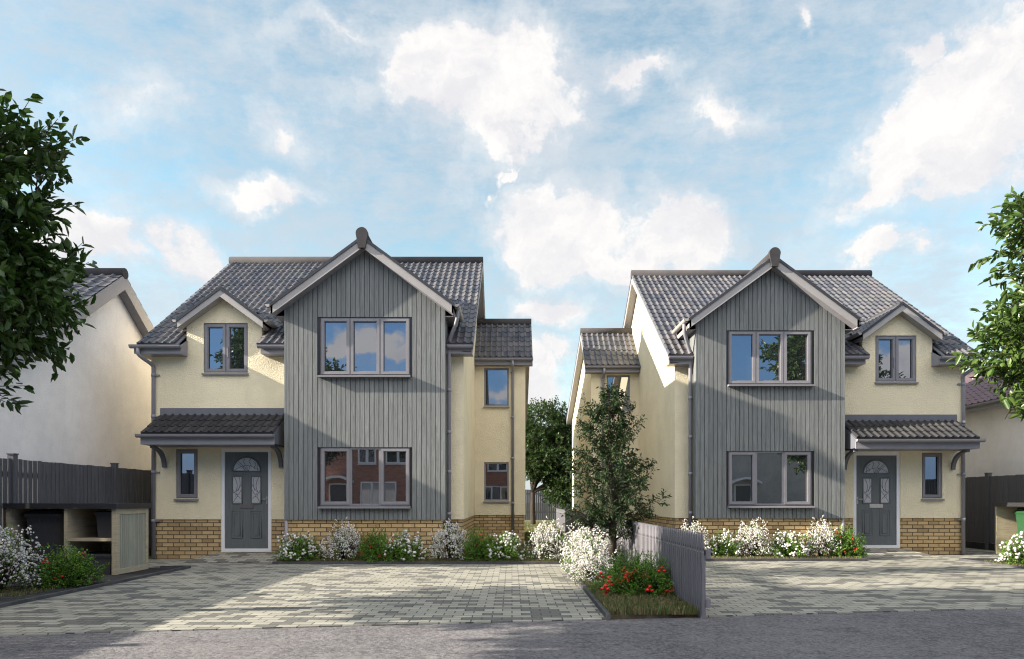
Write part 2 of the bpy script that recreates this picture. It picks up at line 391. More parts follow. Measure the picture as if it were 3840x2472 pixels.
def detached_house(sgn,loc,label,dark_letter=True):
    root=empty('detached_house',loc); tag(root,label,'house','pair of mirrored new houses')
    tf=lambda u,v,z:(sgn*u,v,z)
    W=6.44; PZ=.816; K=.705
    zr=lambda v:4.38+K*(v+.35)                      # front slope of the main roof
    GC,GH,GA,GK=1.935,1.79,6.36,.737               # front gable: centre, half width, apex, slope
    zg=lambda u:GA-GK*abs(u-GC)
    DC,DH,DA,DK=4.935,.868,5.515,.745              # dormer
    zd=lambda u:DA-DK*abs(u-DC)
    RV=4.23; RZ=zr(RV); BV=2*RV
    # ---- rendered walls
    w=MB(); D=(3.97,5.005,.144,2.275); S=(5.484,5.934,1.251,2.266); DW=(4.45,5.36,3.841,4.866)
    us=sorted({0,.33,3.53,*D[:2],*S[:2],*DW[:2],4.16,5.71,W}); zs=sorted({PZ,D[3],S[2],S[3],DW[2],4.3,DW[3]})
    inr=lambda r,u,z:r[0]<u<r[1] and r[2]<z<r[3]
    ok=lambda u,z:not(inr(D,u,z) or inr(S,u,z) or inr(DW,u,z)) and not(.33<u<3.53) and (z<4.3 or 4.16<u<5.71)
    wall_cells(w,us,zs,ok,lambda u,z:(u,0,z))
    w.poly([(4.16,0,4.866),(5.71,0,4.866),(DC+.775,0,zd(5.71)-.04),(DC,0,DA-.04),(DC-.775,0,zd(4.16)-.04)])
    for u in (4.16,5.71): w.poly([(u,0,4.2),(u,.9,4.9),(u,.9,4.95),(u,0,4.9)])   # dormer cheeks
    reveal(w,S[0],S[1],S[2],S[3],0,.1); reveal(w,DW[0],DW[1],DW[2],DW[3],0,.1); reveal(w,D[0],D[1],PZ,D[3],0,.1,bottom=False)
    for u in (0,W):
        w.poly([(u,0,PZ),(u,BV,PZ),(u,BV,4.5),(u,RV,RZ-.1),(u,0,zr(0)-.1)])
    w.poly([(0,BV,0),(W,BV,0),(W,BV,4.5),(0,BV,4.5)])
    
    for a_,b_ in ((0,.33),(3.53,D[0]),(D[1],W)): w.poly([(a_,0,PZ),(b_,0,PZ),(b_,.03,PZ),(a_,.03,PZ)])
    w.poly([(0,0,PZ),(.03,0,PZ),(.03,BV,PZ),(0,BV,PZ)])
    # rear wing
    E0,E1=4.3,10.4; EU=-1.36; A=(-.912,-.249,3.75,4.775); B=(-.912,-.249,1.2,2.237)
    us=sorted({EU,A[0],A[1],0}); zs=sorted({PZ,A[2],A[3],B[2],B[3],5.1})
    wall_cells(w,us,zs,lambda u,z:not(inr(A,u,z) or inr(B,u,z)),lambda u,z:(u,E0,z))
    reveal(w,*A,E0,.1); reveal(w,*B,E0,.1)
    w.poly([(EU,E0,PZ),(EU,E1,PZ),(EU,E1,4.35),(EU,5.4,6.2),(EU,E0,5.15)]); w.poly([(EU,E1,0),(0,E1,0),(0,E1,4.35),(EU,E1,4.35)])
    w.poly([(EU,E0,PZ),(0,E0,PZ),(0,E0+.03,PZ),(EU,E0+.03,PZ)]); w.poly([(EU,E0,PZ),(EU+.03,E0,PZ),(EU+.03,E1,PZ),(EU,E1,PZ)])
    w.build('wall',M['cream'],root,tf,recalc=False)
    # ---- brick plinth
    p=MB(); us=sorted({.025,D[0],D[1],W-.025}); zs=[0,D[2],PZ]
    wall_cells(p,us,zs,lambda u,z:not inr(D,u,z),lambda u,z:(u,.025,z))
    for u in (.025,W-.025): p.poly([(u,.025,0),(u,BV,0),(u,BV,PZ),(u,.025,PZ)])
    reveal(p,D[0],D[1],D[2],PZ,.025,.08,top=False)
    p.box(.39,3.47,-.46,.02,0,PZ+.02)
    p.poly([(EU+.025,E0+.025,0),(0.03,E0+.025,0),(0.03,E0+.025,PZ),(EU+.025,E0+.025,PZ)]); p.poly([(EU+.025,E0+.025,0),(EU+.025,E1,0),(EU+.025,E1,PZ),(EU+.025,E0+.025,PZ)])
    p.build('brick_plinth',M['brick'],root,tf,recalc=False)
    # ---- timber clad gable
    c=MB(); g0,g1=.33,3.53; nb=34; bw=(g1-g0)/nb; WU=(1.03,2.82,3.696,4.854); WL=(1.03,2.82,1.098,2.265)
    wall_cells(c,[g0+.01,WU[0],WU[1],g1-.01],[.83,WL[2],WL[3],WU[2],WU[3]],lambda u,z:not(WU[0]<u<WU[1] and (WL[2]<z<WL[3] or WU[2]<z<WU[3])),lambda u,z:(u,-.478,z),1)
    c.poly([(g0+.01,-.478,WU[3]),(g1-.01,-.478,WU[3]),(g1-.01,-.478,zg(g1)-.05),(GC,-.478,GA-.05),(g0+.01,-.478,zg(g0)-.05)],1)
    for q in (WU,WL): reveal(c,*q,-.5,.1,1)
    for k in range(nb):
        a=g0+k*bw+.0055; b=g0+(k+1)*bw-.0055; pr=rng.uniform(-.001,.0015); r=rng.random()
        segs=[(.82,None)]
        if b>WU[0] and a<WU[1]: segs=[(.82,WL[2]-.045),(WL[3],WU[2]-.045),(WU[3],None)]
        parts=[(a,b)]
        for z0,z1 in segs:
            cuts=[(a,b,z0,z1)]
            for q0,q1,y0,y1 in cuts:
                t=lambda u:(zg(u)-.06) if y1 is None else y1
                top=[(q1,-.5+pr,t(q1)),(q0,-.5+pr,t(q0))]
                if q0<GC<q1 and y1 is None: top.insert(1,(GC,-.5+pr,t(GC)))
                c.prism([(q0,-.5+pr,y0),(q1,-.5+pr,y0)]+top,(0,.024,0),0,r)
    for u in (g0,g1-.024):                                        # side returns
        for k in range(5):
            c.box(u,u+.024,-.47+k*.095,-.47+k*.095+.083,.82,5.02,0,rng.random())
        c.box(u+.008,u+.016,-.49,.02,.83,5.0,1)
    c.box(g0,g0+.03,-.501,-.47,.82,5.0,0,.3); c.box(g1-.03,g1,-.501,-.47,.82,5.0,0,.3)
    c.build('gable_cladding',[M['clad'],M['counter']],root,tf)
    window(root,tf,*WU,-.5,[(1,'sash'),(1,'sash'),(1,'sash')],sill=.11)
    window(root,tf,*WL,-.5,[(1,'sash'),(1,'fixed'),(1,'sash')],sill=.11)
    window(root,tf,*S,0,[(1,'sash')]); window(root,tf,*DW,0,[(1,'sash'),(1,'sash')],handle=0)
    window(root,tf,*A,E0,[(1,'fixed')]); window(root,tf,*B,E0,[(1,'fixed')])
    # ---- door
    d=MB(); frame_rect(d,D[0],D[1],D[2],D[3],.068,.02,.09)
    do=d.build('front_door',M['white'],root,tf)
    l=MB(); a,b,z0,z1=D[0]+.066,D[1]-.066,D[2]+.066,D[3]-.056
    l.box(a,b,.045,.085,z0,z1)
    cx=(a+b)/2; AR=.285; az=z1-.41
    arc=[(cx+AR*math.cos(math.pi*k/20),az+AR*1.02*math.sin(math.pi*k/20)) for k in range(21)]
    def bead(pts,rad=.011,mb=l,v=.043): mb.tube([(u,v,z) for u,z in pts],rad,6)
    bead(arc+[arc[0]],.017)
    rects=[(cx-s_*.195-.085,cx-s_*.195+.085) for s_ in (1,-1)]
    for r0,r1 in rects:
        bead([(r0-.02,z1-1.08),(r1+.02,z1-1.08),(r1+.02,z1-.51),(r0-.02,z1-.51),(r0-.02,z1-1.08)],.013)
        for i_,rr in ((.025,.010),(-.025,.008)):
            bead([(r0-i_,z1-1.79+(.025-i_)),(r1+i_,z1-1.79+(.025-i_)),(r1+i_,z1-1.23-(.025-i_)),(r0-i_,z1-1.23-(.025-i_)),(r0-i_,z1-1.79+(.025-i_))],rr)
    l.build('door_leaf',M['door'],do,tf)
    gl=MB(); gl.prism([(u,.038,z) for u,z in arc],(0,.01,0))
    for r0,r1 in rects: gl.box(r0,r1,.038,.048,z1-1.06,z1-.53)
    gl.build('door_glass',M['obscure'],do,tf)
    ld=MB(); tb=lambda pts:ld.tube([(u,.036,z) for u,z in pts],.0042,5)
    tb([(cx-AR*.9+AR*1.8*k/12,az+.02+.10*math.sin(math.pi*k/12)) for k in range(13)])
    for o_ in (-.17,-.07,.05):
        tb([(cx+o_+.022*math.sin(k*1.15),az+.04+k*.024) for k in range(8 if abs(o_)>.1 else 10)])
    tb([(cx-.04,az+.01),(cx+.17,az+.2)]); tb([(cx+.0,az+.005),(cx+.2,az+.17)]); tb([(cx-.05,az),(cx,az+.1),(cx+.06,az)]); tb([(cx-.22,az+.005),(cx-.22,az+.17)])
    for s_,(r0,r1) in zip((1,-1),rects):
        f=lambda x:(r1-.17*x) if s_<0 else (r0+.17*x)
        H0=z1-1.06
        tb([(f(.15+.35*math.sin(k*.30)),H0+.53-k*.034) for k in range(10)]); tb([(f(.55+.3*math.sin(.6+k*.33)),H0+.53-k*.04) for k in range(8)])
        tb([(f(.02+.96*k/8),H0+.21+.17*(k/8)**2) for k in range(9)]); tb([(f(.02+.96*k/8),H0+.26-.10*math.sin(k*.4)) for k in range(9)])
        tb([(f(.05+.85*k/8),H0+.01+.12*math.sin(math.pi*k/10)) for k in range(9)]); tb([(f(.3),H0+.13),(f(.45),H0+.2),(f(.6),H0+.12)])
    ld.build('leading',M['lead'],do,tf)
    plain('letterbox','letter' if dark_letter else 'letter_bright',do,tf,(cx-.148,cx+.148,.03,.046,z1-1.175,z1-1.09))
    h=MB(); hu=a+.035; h.box(hu-.014,hu+.014,.034,.046,z1-1.09,z1-.935); h.tube([(hu,.036,z1-.985),(hu,-.005,z1-.985),(hu+.1,-.008,z1-.985)],.009,8)
    h.build('handle',M['metal'],do,tf)
    # ---- main roof
    t=MB(); u0,u1=-.225,6.55; ls=math.hypot(RV+.35,RZ-4.38); sv=Vector((0,RV+.35,RZ-4.38)).normalized()
    def sk(e,s_):
        u=u0+e; z=4.38+s_*sv.z
        return 4.14<u<5.73 and z<zd(u)-.02 or (.45<u<3.4 and z<zg(u)-.25)
    tile_slope(t,(u0,-.35,4.36),(1,0,0),sv,u1-u0,ls,skip=sk)
    for a_,b_,q_ in ((u0+.01,4.15,.03),(4.15,5.72,.5),(5.72,u1-.01,.03)):
        t.prism([(a_,q_,zr(q_)-.03),(a_,RV,RZ-.03),(a_,RV,RZ-.08),(a_,q_,zr(q_)-.08)],(b_-a_,0,0),1)
    for a_,b_ in ((u0+.01,.4),(3.46,4.14),(5.73,u1-.01)): t.prism([(a_,-.34,4.345),(a_,.03,zr(.03)-.03),(a_,.03,zr(.03)-.06),(a_,-.34,4.315)],(b_-a_,0,0),1)
    tile_slope(t,(u1,2*RV+.35,4.36),(-1,0,0),Vector((0,-sv.y,sv.z)),u1-u0,ls,gauge=.5,w=.3)
    t.prism([(u0,RV,RZ-.03),(u0,2*RV+.35,4.35),(u0,2*RV+.35,4.30),(u0,RV,RZ-.08)],(u1-u0,0,0),1)
    ro=t.build('roof',[M['tile'],M['darkgrey']],root,tf,recalc=False)
    r=MB(); r.tube([(u0,RV,RZ+.005),(u1,RV,RZ+.005)],.125,16)
    r.build('ridge_tile',M['ridge'],ro,tf)
    for uu,th in ((u0+.012,.028),(u1-.04,.028)):
        v=MB()
        for s_ in (1,-1):
            q=lambda y:RV+s_*(RV-y)
            v.prism([(uu,q(-.33),zr(-.33)-.03),(uu,q(RV),RZ-.01),(uu,q(RV),RZ-.23),(uu,q(-.33),zr(-.33)-.22)],(th,0,0))
        v.build('verge_board',M['lightgrey'],ro,tf)
    s=MB()
    for a_,b_ in ((u0+.04,.0),):
        for s_ in (1,-1):
            q=lambda y:RV+s_*(RV-y)
            s.prism([(a_,q(-.3),zr(-.3)-.2),(a_,q(RV),RZ-.2),(a_,q(RV),RZ-.215),(a_,q(-.3),zr(-.3)-.215)],(b_-a_+.002,0,0))
    s.build('verge_soffit',M['grey'],ro,tf)
    for a_,b_ in ((-.2,.33),(3.53,4.075),(5.69,6.63)):
        f=MB(); f.box(a_,b_,-.3,-.275,4.17,4.345); f.box(a_,b_,-.276,.0,4.17,4.182)
        if a_>5: f.box(6.445,6.63,0.001,.4,4.17,4.182); f.prism([(5.69,-.276,4.182),(5.69,.0,4.182),(5.69,.0,4.5),(5.69,-.276,4.345)],(.018,0,0))
        if 3<a_<5: f.prism([(4.06,-.276,4.182),(4.06,.0,4.182),(4.06,.0,4.5),(4.06,-.276,4.345)],(.018,0,0))
        f.build('fascia',M['grey'],root,tf)
    for a_,b_ in ((-.215,.30),(3.56,4.11),(5.66,6.68)):
        g=MB(); gutter(g,(a_,-.36,4.318),(b_,-.36,4.318)); g.build('gutter',M['grey'],root,tf)
    # ---- gable roof
    t=MB(); gv=-.70; e0,e1=GC-GH,GC+GH; sl=math.hypot(GH,GH*GK); zt=GA-GH*GK; back=2.55
    for s_,ue in ((1,e0),(-1,e1)):
        sv2=Vector((s_*1,0,GK)).normalized()
        cut=lambda e,ss:zr(gv+e)>zt+ss*sv2.z+.45
        tile_slope(t,(ue,gv,zt-.015),(0,1,0),sv2,back-gv,sl,skip=cut)
        t.prism([(ue,gv+.01,zt-.03),(GC,gv+.01,GA-.03),(GC,gv+.01,GA-.075),(ue,gv+.01,zt-.075)],(0,back-gv-.05,0),1)
    for s_ in (1,-1): t.prism([(GC-s_*(GH+.02),gv-.03,zt-.045),(GC,gv-.03,GA-.03),(GC,gv-.03,GA+.035),(GC-s_*(GH+.02),gv-.03,zt+.02)],(0,.09,0),2)
    go=t.build('gable_roof',[M['tile'],M['darkgrey'],M['counter']],root,tf,recalc=False)
    r=MB(); r.tube([(GC,gv+.02,GA+.03),(GC,back,GA+.03)],.115,16)
    r.build('ridge_tile',M['ridge'],go,tf)
    fb=MB(); pts=[(GC+.118*math.cos(R(a_)),gv-.06,GA+.065+.118*math.sin(R(a_))) for a_ in range(-20,201,11)]+[(GC-.07,gv-.06,GA-.22),(GC+.07,gv-.06,GA-.22)]
    fb.prism(pts,(0,.09,0)); fb.build('finial',M['ridge'],go,tf)
    for s_ in (1,-1):
        b=MB(); s=MB(); q=lambda x:GC-s_*x
        b.prism([(q(GH),gv-.012,zt-.03),(q(0),gv-.012,GA-.03),(q(0),gv-.012,GA-.20),(q(GH),gv-.012,zt-.185)],(0,.024,0))
        s.prism([(q(GH),gv+.012,zt-.165),(q(0),gv+.012,GA-.18),(q(0),gv+.012,GA-.195),(q(GH),gv+.012,zt-.18)],(0,.19,0))
        b.prism([(q(GH),gv-.012,zt+.02),(q(GH),gv-.012,zt-.185),(q(GH-.035),gv-.012,zt-.16),(q(GH-.035),gv-.012,zt+.0)],(0,.03,0))
        # side fascia and box soffit
        b.box(min(q(GH),q(GH-.022)),max(q(GH),q(GH-.022)),gv+.02,.42,zt-.18,zt-.03)
        s.box(min(q(GH-.022),q(1.59)),max(q(GH-.022),q(1.59)),gv+.20,.42,zt-.178,zt-.166)
        b.build('barge_board',M['lightgrey'],go,tf); s.build('soffit',M['grey'],go,tf)
    for u_ in (e0-.062,e1+.062):
        g=MB(); gutter(g,(u_,gv-.01,zt+.0),(u_,.42,zt+.0)); g.build('gutter',M['lightgrey'],go,tf)
    # ---- dormer roof
    t=MB(); dv=-.20; e0d,e1d=DC-DH,DC+DH; sld=math.hypot(DH,DH*DK); ztd=DA-DH*DK; bk=1.5
    for s_,ue in ((1,e0d),(-1,e1d)):
        sv2=Vector((s_*1,0,DK)).normalized()
        cut=lambda e,ss:zr(dv+e)>ztd+ss*sv2.z+.4
        tile_slope(t,(ue,dv,ztd-.015),(0,1,0),sv2,bk-dv,sld,skip=cut)
        t.prism([(ue,dv+.01,ztd-.03),(DC,dv+.01,DA-.03),(DC,dv+.01,DA-.07),(ue,dv+.01,ztd-.07)],(0,bk-dv-.05,0),1)
    for s_ in (1,-1): t.prism([(DC-s_*(DH+.02),dv-.03,ztd-.04),(DC,dv-.03,DA-.025),(DC,dv-.03,DA+.035),(DC-s_*(DH+.02),dv-.03,ztd+.02)],(0,.09,0),2)
    dr=t.build('dormer_roof',[M['tile'],M['darkgrey'],M['counter']],root,tf,recalc=False)
    r=MB(); r.tube([(DC,dv+.02,DA-.0),(DC,bk-.1,DA-.0)],.05,10); r.build('ridge_tile',M['ridge'],dr,tf)
    for s_ in (1,-1):
        b=MB(); q=lambda x:DC-s_*x
        b.prism([(q(DH),dv-.012,ztd-.025),(q(0),dv-.012,DA-.025),(q(0),dv-.012,DA-.165),(q(DH),dv-.012,ztd-.15)],(0,.024,0))
        b.prism([(q(DH),dv+.012,ztd-.14),(q(0),dv+.012,DA-.15),(q(0),dv+.012,DA-.165),(q(DH),dv+.012,ztd-.15)],(0,.19,0))
        b.box(min(q(DH),q(DH-.022)),max(q(DH),q(DH-.022)),dv+.02,.33,ztd-.148,ztd-.03)
        b.box(min(q(DH-.022),q(.772)),max(q(DH-.022),q(.772)),dv+.20,.33,ztd-.148,ztd-.136)
        b.build('barge_board',M['lightgrey'],dr,tf)
    for u_ in (e0d-.06,e1d+.06):
        g=MB(); gutter(g,(u_,dv-.01,ztd+.0),(u_,.35,ztd+.0),.052); g.build('gutter',M['lightgrey'],dr,tf)
    # ---- porch canopy
    t=MB(); c0,c1=3.66,6.26; cs=Vector((0,.72,.43)).normalized(); cl=math.hypot(.72,.43)
    tile_slope(t,(c0,-.74,2.525),(1,0,0),cs,c1-c0,cl,gauge=.27,m=0)
    t.prism([(c0,-.73,2.49),(c0,0,2.93),(c0,0,2.30),(c0,-.70,2.30)],(.02,0,0),1); t.prism([(c1-.02,-.73,2.49),(c1-.02,0,2.93),(c1-.02,0,2.30),(c1-.02,-.70,2.30)],(.02,0,0),1)
    t.prism([(c0+.02,-.73,2.50),(c0+.02,0,2.935),(c0+.02,0,2.89),(c0+.02,-.73,2.455)],(c1-c0-.04,0,0),1)
    co=t.build('porch_canopy',[M['dark_tile'],M['darkgrey']],root,tf,recalc=False)
    plain('flashing','darkgrey',co,tf,(3.53,6.25,-.016,.01,2.935,3.11))
    plain('fascia','grey',co,tf,(c0-.01,c1+.01,-.725,-.70,2.30,2.50),(c0,c1,-.701,0,2.30,2.315))
    g=MB(); gutter(g,(c0-.02,-.785,2.485),(c1+.06,-.785,2.485)); g.build('gutter',M['grey'],co,tf)
    for ub in (c0+.06,c1-.14):
        k=MB(); outer=[(-.50*math.sin(R(a_)),2.30-.41*(1-0)+.41*(1-math.cos(R(a_)))) for a_ in range(0,91,10)]
        pts=[(ub,0-.0,1.885)]+[(ub,-.05-.42*(1-math.cos(R(a_))),1.885+.36*math.sin(R(a_))) for a_ in range(0,91,10)]+[(ub,-.52,2.245),(ub,-.52,2.30),(ub,-.40,2.30)]+[(ub,-.0-.33*(1-math.cos(R(a_))),1.93+.33*math.sin(R(a_))) for a_ in range(80,-1,-10)]
        k.prism(pts,(.075,0,0)); k.build('bracket',M['darkgrey'],co,tf)
    # ---- rear wing roof
    t=MB(); x0,x1=-1.55,-.004; er=5.4; ez=6.28; sv3=Vector((0,er-4.05,ez-5.03)).normalized(); l3=math.hypot(er-4.05,ez-5.03)
    tile_slope(t,(x0,4.05,5.01),(1,0,0),sv3,x1-x0,l3)
    t.prism([(x0+.01,4.06,4.99),(x0+.01,er,ez-.03),(x0+.01,er,ez-.07),(x0+.01,4.06,4.95)],(x1-x0-.01,0,0),1)
    t.prism([(x0,er,ez),(x0,10.75,4.33),(x0,10.75,4.27),(x0,er,ez-.06)],(x1-x0,0,0),0)
    eo=t.build('rear_wing_roof',[M['tile'],M['darkgrey']],root,tf,recalc=False)
    r=MB(); r.tube([(x0,er,ez+.005),(x1,er,ez+.005)],.11,14); r.build('ridge_tile',M['ridge'],eo,tf)
    v=MB(); v.prism([(x0+.005,4.07,4.97),(x0+.005,er,ez-.01),(x0+.005,10.7,4.30),(x0+.005,10.7,4.08),(x0+.005,er,ez-.25),(x0+.005,4.07,4.8)],(.025,0,0))
    v.prism([(x0+.03,4.2,4.86),(x0+.03,er,ez-.22),(x0+.03,er,ez-.235),(x0+.03,4.2,4.84)],(.16,0,0)); v.prism([(x0+.03,er,ez-.22),(x0+.03,10.7,4.11),(x0+.03,10.7,4.095),(x0+.03,er,ez-.235)],(.16,0,0))
    v.build('verge_board',M['grey'],eo,tf)
    plain('fascia','grey',eo,tf,(x0,x1,4.09,4.115,4.815,5.0),(x0,x1,4.116,4.3,4.815,4.827))
    g=MB(); gutter(g,(x0-.01,4.03,4.975),(x1,4.03,4.975)); g.build('gutter',M['grey'],eo,tf)
    # ---- downpipes
    def pipe(name,path,brk,mat='grey',side=None):
        d=MB(); d.tube(path,.038,12)
        for z in brk:
            q=path[-1]; d.tube([(q[0],q[1],z),(q[0],q[1],z+.07)],.045,12)
            if side: d.box(min(q[0],q[0]+side[0]),max(q[0],q[0]+side[0])+.004,min(q[1],q[1]+side[1])-.004,max(q[1],q[1]+side[1])+.004,z+.02,z+.05)
        d.build('downpipe',M[mat],root,tf)
    def neck(x0,y0,z0,x1,y1,z1):
        pts=[(x0,y0,z0)]; n=8
        for k in range(n+1):
            f=k/n; g=f*f*(3-2*f); pts.append((x0+(x1-x0)*g,y0+(y1-y0)*g,z0-.1-(z0-.1-z1)*f))
        return pts
    pipe('downpipe',neck(6.52,-.36,4.27,6.38,-.03,3.95)+[(6.38,-.03,.02)],(3.75,2.9,1.75,.75),side=(-.12,.05))
    pipe('downpipe',neck(e0-.062,-.5,zt-.05,.27,-.28,4.35)+[(.27,-.28,.02)],(4.33,3.4,2.55,1.75,.9),side=(.07,0))
    pipe('downpipe',neck(-1.02,4.03,4.92,-1.02,4.25,4.65)+[(-1.02,4.25,.02)],(4.6,3.4,2.3,1.1,.3),side=(.06,.0))
    pipe('downpipe',[(3.5,-.455,.815),(3.5,-.455,.02)],(.4,))
    return root

def rect_roof_house(name,label,loc,rz,w,d,ez,rz_z,ov,wall,tile,group=None,openings=(),barge=.3,cat='house',holes_dark=True,tilecols=True,ridge='ridge'):
    """simple gabled house, ridge along local x; front wall at y=0 facing -y"""
    root=empty(name,loc,rz); tag(root,label,cat,group)
    tf=None; k=(rz_z-ez)/(d/2)
    b=MB()
    b.poly([(0,0,0),(w,0,0),(w,0,ez),(0,0,ez)]); b.poly([(0,d,0),(w,d,0),(w,d,ez),(0,d,ez)])
    for x in (0,w): b.poly([(x,0,0),(x,d,0),(x,d,ez),(x,d/2,rz_z),(x,0,ez)])
    b.build('wall',M[wall],root)
    t=MB(); fo=.35; sv=Vector((0,d/2+fo,k*(d/2+fo))).normalized(); ls=math.hypot(d/2+fo,k*(d/2+fo)); zb=ez-k*fo
    tile_slope(t,(-ov,-fo,zb+.06),(1,0,0),sv,w+2*ov,ls,gauge=.3,w=.24)
    tile_slope(t,(w+ov,d+fo,zb+.06),(-1,0,0),Vector((0,-sv.y,sv.z)),w+2*ov,ls,gauge=.3,w=.24)
    for s_ in (0,1):
        q=lambda y:y if s_==0 else d-y
        t.prism([(-ov,q(-fo),zb+.05),(-ov,q(d/2),rz_z+.05),(-ov,q(d/2),rz_z),(-ov,q(-fo),zb)],(w+2*ov,0,0),1)
    ro=t.build('roof',[M[tile],M['darkgrey']],root,None,False)
    r=MB(); r.tube([(-ov-.02,d/2,rz_z+.07),(w+ov+.02,d/2,rz_z+.07)],.12,12); r.build('ridge_tile',M[ridge],ro)
    for x,x0,x1 in ((-ov-.01,-ov+.02,0),(w+ov-.02,w,w+ov-.02)):
        v=MB()
        for s_ in (0,1):
            q=lambda y:y if s_==0 else d-y
            v.prism([(x,q(-fo),zb+.05),(x,q(d/2),rz_z+.05),(x,q(d/2),rz_z+.05-barge),(x,q(-fo),zb+.05-barge)],(.03,0,0))
            v.prism([(x0,q(-fo),zb-barge+.1),(x0,q(d/2),rz_z-barge+.1),(x0,q(d/2),rz_z-barge+.085),(x0,q(-fo),zb-barge+.085)],(x1-x0,0,0))
        v.build('barge_board',M['grey'],ro)
    for y0,yg in ((-fo+.02,-fo-.04),(d+fo-.05,d+fo+.04)):
        f=MB(); f.box(-ov,w+ov,y0,y0+.03,zb-.12,zb+.05); f.build('fascia',M['grey'],ro)
        g=MB(); gutter(g,(-ov,yg,zb+.03),(w+ov,yg,zb+.03)); g.build('gutter',M['grey'],ro)
    for op in openings: op(root)
    return root

# ------------------------------------------------------------------ plants
def unit(a): return a/np.maximum(np.linalg.norm(a,axis=1,keepdims=True),1e-9)
def leaves6(P,D,N,L,Wd,fold=.25,curl=.12):
    """pointed oval leaves, two quads each: P base, D along, N normal"""
    S=np.cross(D,N); S=unit(S); N=np.cross(S,D)
    L=L[:,None]; Wd=Wd[:,None]
    a=P; t=P+D*L-N*L*curl
    def side(s,f,wf,up): return P+D*L*f+S*s*Wd*wf+N*(Wd*fold*up-L*curl*f*f)
    V=np.stack([a,side(1,.3,.5,1),side(1,.68,.43,1),t,side(-1,.68,.43,1),side(-1,.3,.5,1)],1).reshape(-1,3)
    n=len(P); b=np.arange(n)[:,None]*6
    Q=np.concatenate([b+np.array([[0,1,2,3]]),b+np.array([[0,3,4,5]])],1).reshape(-1,4)
    return V,Q
def leaves4(P,D,N,L,Wd):
    S=unit(np.cross(D,N)); L=L[:,None]; Wd=Wd[:,None]
    V=np.stack([P,P+D*L*.45+S*Wd*.5,P+D*L,P+D*L*.45-S*Wd*.5],1).reshape(-1,3)
    Q=np.arange(len(P)*4).reshape(-1,4); return V,Q
def twig_tubes(A,B,r0,r1):
    D=unit(B-A); X=unit(np.cross(D,np.tile([[.3,.5,.81]],(len(A),1)))); Y=np.cross(D,X); V=[]
    for k in range(3):
        o=X*math.cos(k*2.0944)+Y*math.sin(k*2.0944); V+= [A+o*r0,B+o*r1]
    V=np.stack(V,1).reshape(-1,3); b=np.arange(len(A))[:,None]*6
    Q=np.concatenate([b+np.array([[0,1,3,2]]),b+np.array([[2,3,5,4]]),b+np.array([[4,5,1,0]])],1).reshape(-1,4)
    return V,Q
def twigs_with_leaves(A,B,per,ll,lw,g,droop=0.0,big=True,spread=.9,jit=.02):
    n=len(A); T=unit(B-A)
    f=np.tile((np.arange(per)+.6)/per,(n,1))+g.uniform(-.05,.05,(n,per)); f=.18+.84*np.clip(f,0,1)
    P=(A[:,None,:]+(B-A)[:,None,:]*f[:,:,None]).reshape(-1,3)+g.normal(0,jit,(n*per,3))
    Tr=np.repeat(T,per,0); rv=unit(g.normal(0,1,(n*per,3))); pr=unit(rv-Tr*np.sum(rv*Tr,1,keepdims=True))
    D=unit(Tr*(1.15-.6*g.random((n*per,1)))+pr*spread+np.array([[0,0,-droop]]))
    N=unit(np.array([[0,0,1.0]])+g.normal(0,.55,(n*per,3)))
    L=ll*g.uniform(.65,1.2,n*per); W=lw*g.uniform(.75,1.15,n*per)
    V,Q=(leaves6 if big else leaves4)(P,D,N,L,W)
    return V,Q,g.random(n*per)
def merge(parts):
    V=[];Q=[];Mi=[];Rn=[];o=0
    for v,q,m,r in parts:
        V.append(v);Q.append(q+o);o+=len(v);Mi.append(np.full(len(q),m)); Rn.append(r)
    return np.concatenate(V),np.concatenate(Q),np.concatenate(Mi),np.concatenate(Rn)
def branch(mb,a,b,r0,r1,g,n=5,wob=.06,up=.15):
    a=np.array(a,float); b=np.array(b,float); pts=[];L=np.linalg.norm(b-a)
    for k in range(n+1):
        f=k/n; p=a+(b-a)*f+np.array([0,0,up*L*math.sin(math.pi*f)*.5]); 
        if 0<k<n: p=p+g.normal(0,wob*L*.4,3)
        pts.append(tuple(p))
    mb.tube(pts,[r0+(r1-r0)*k/n for k in range(n+1)],8); return pts
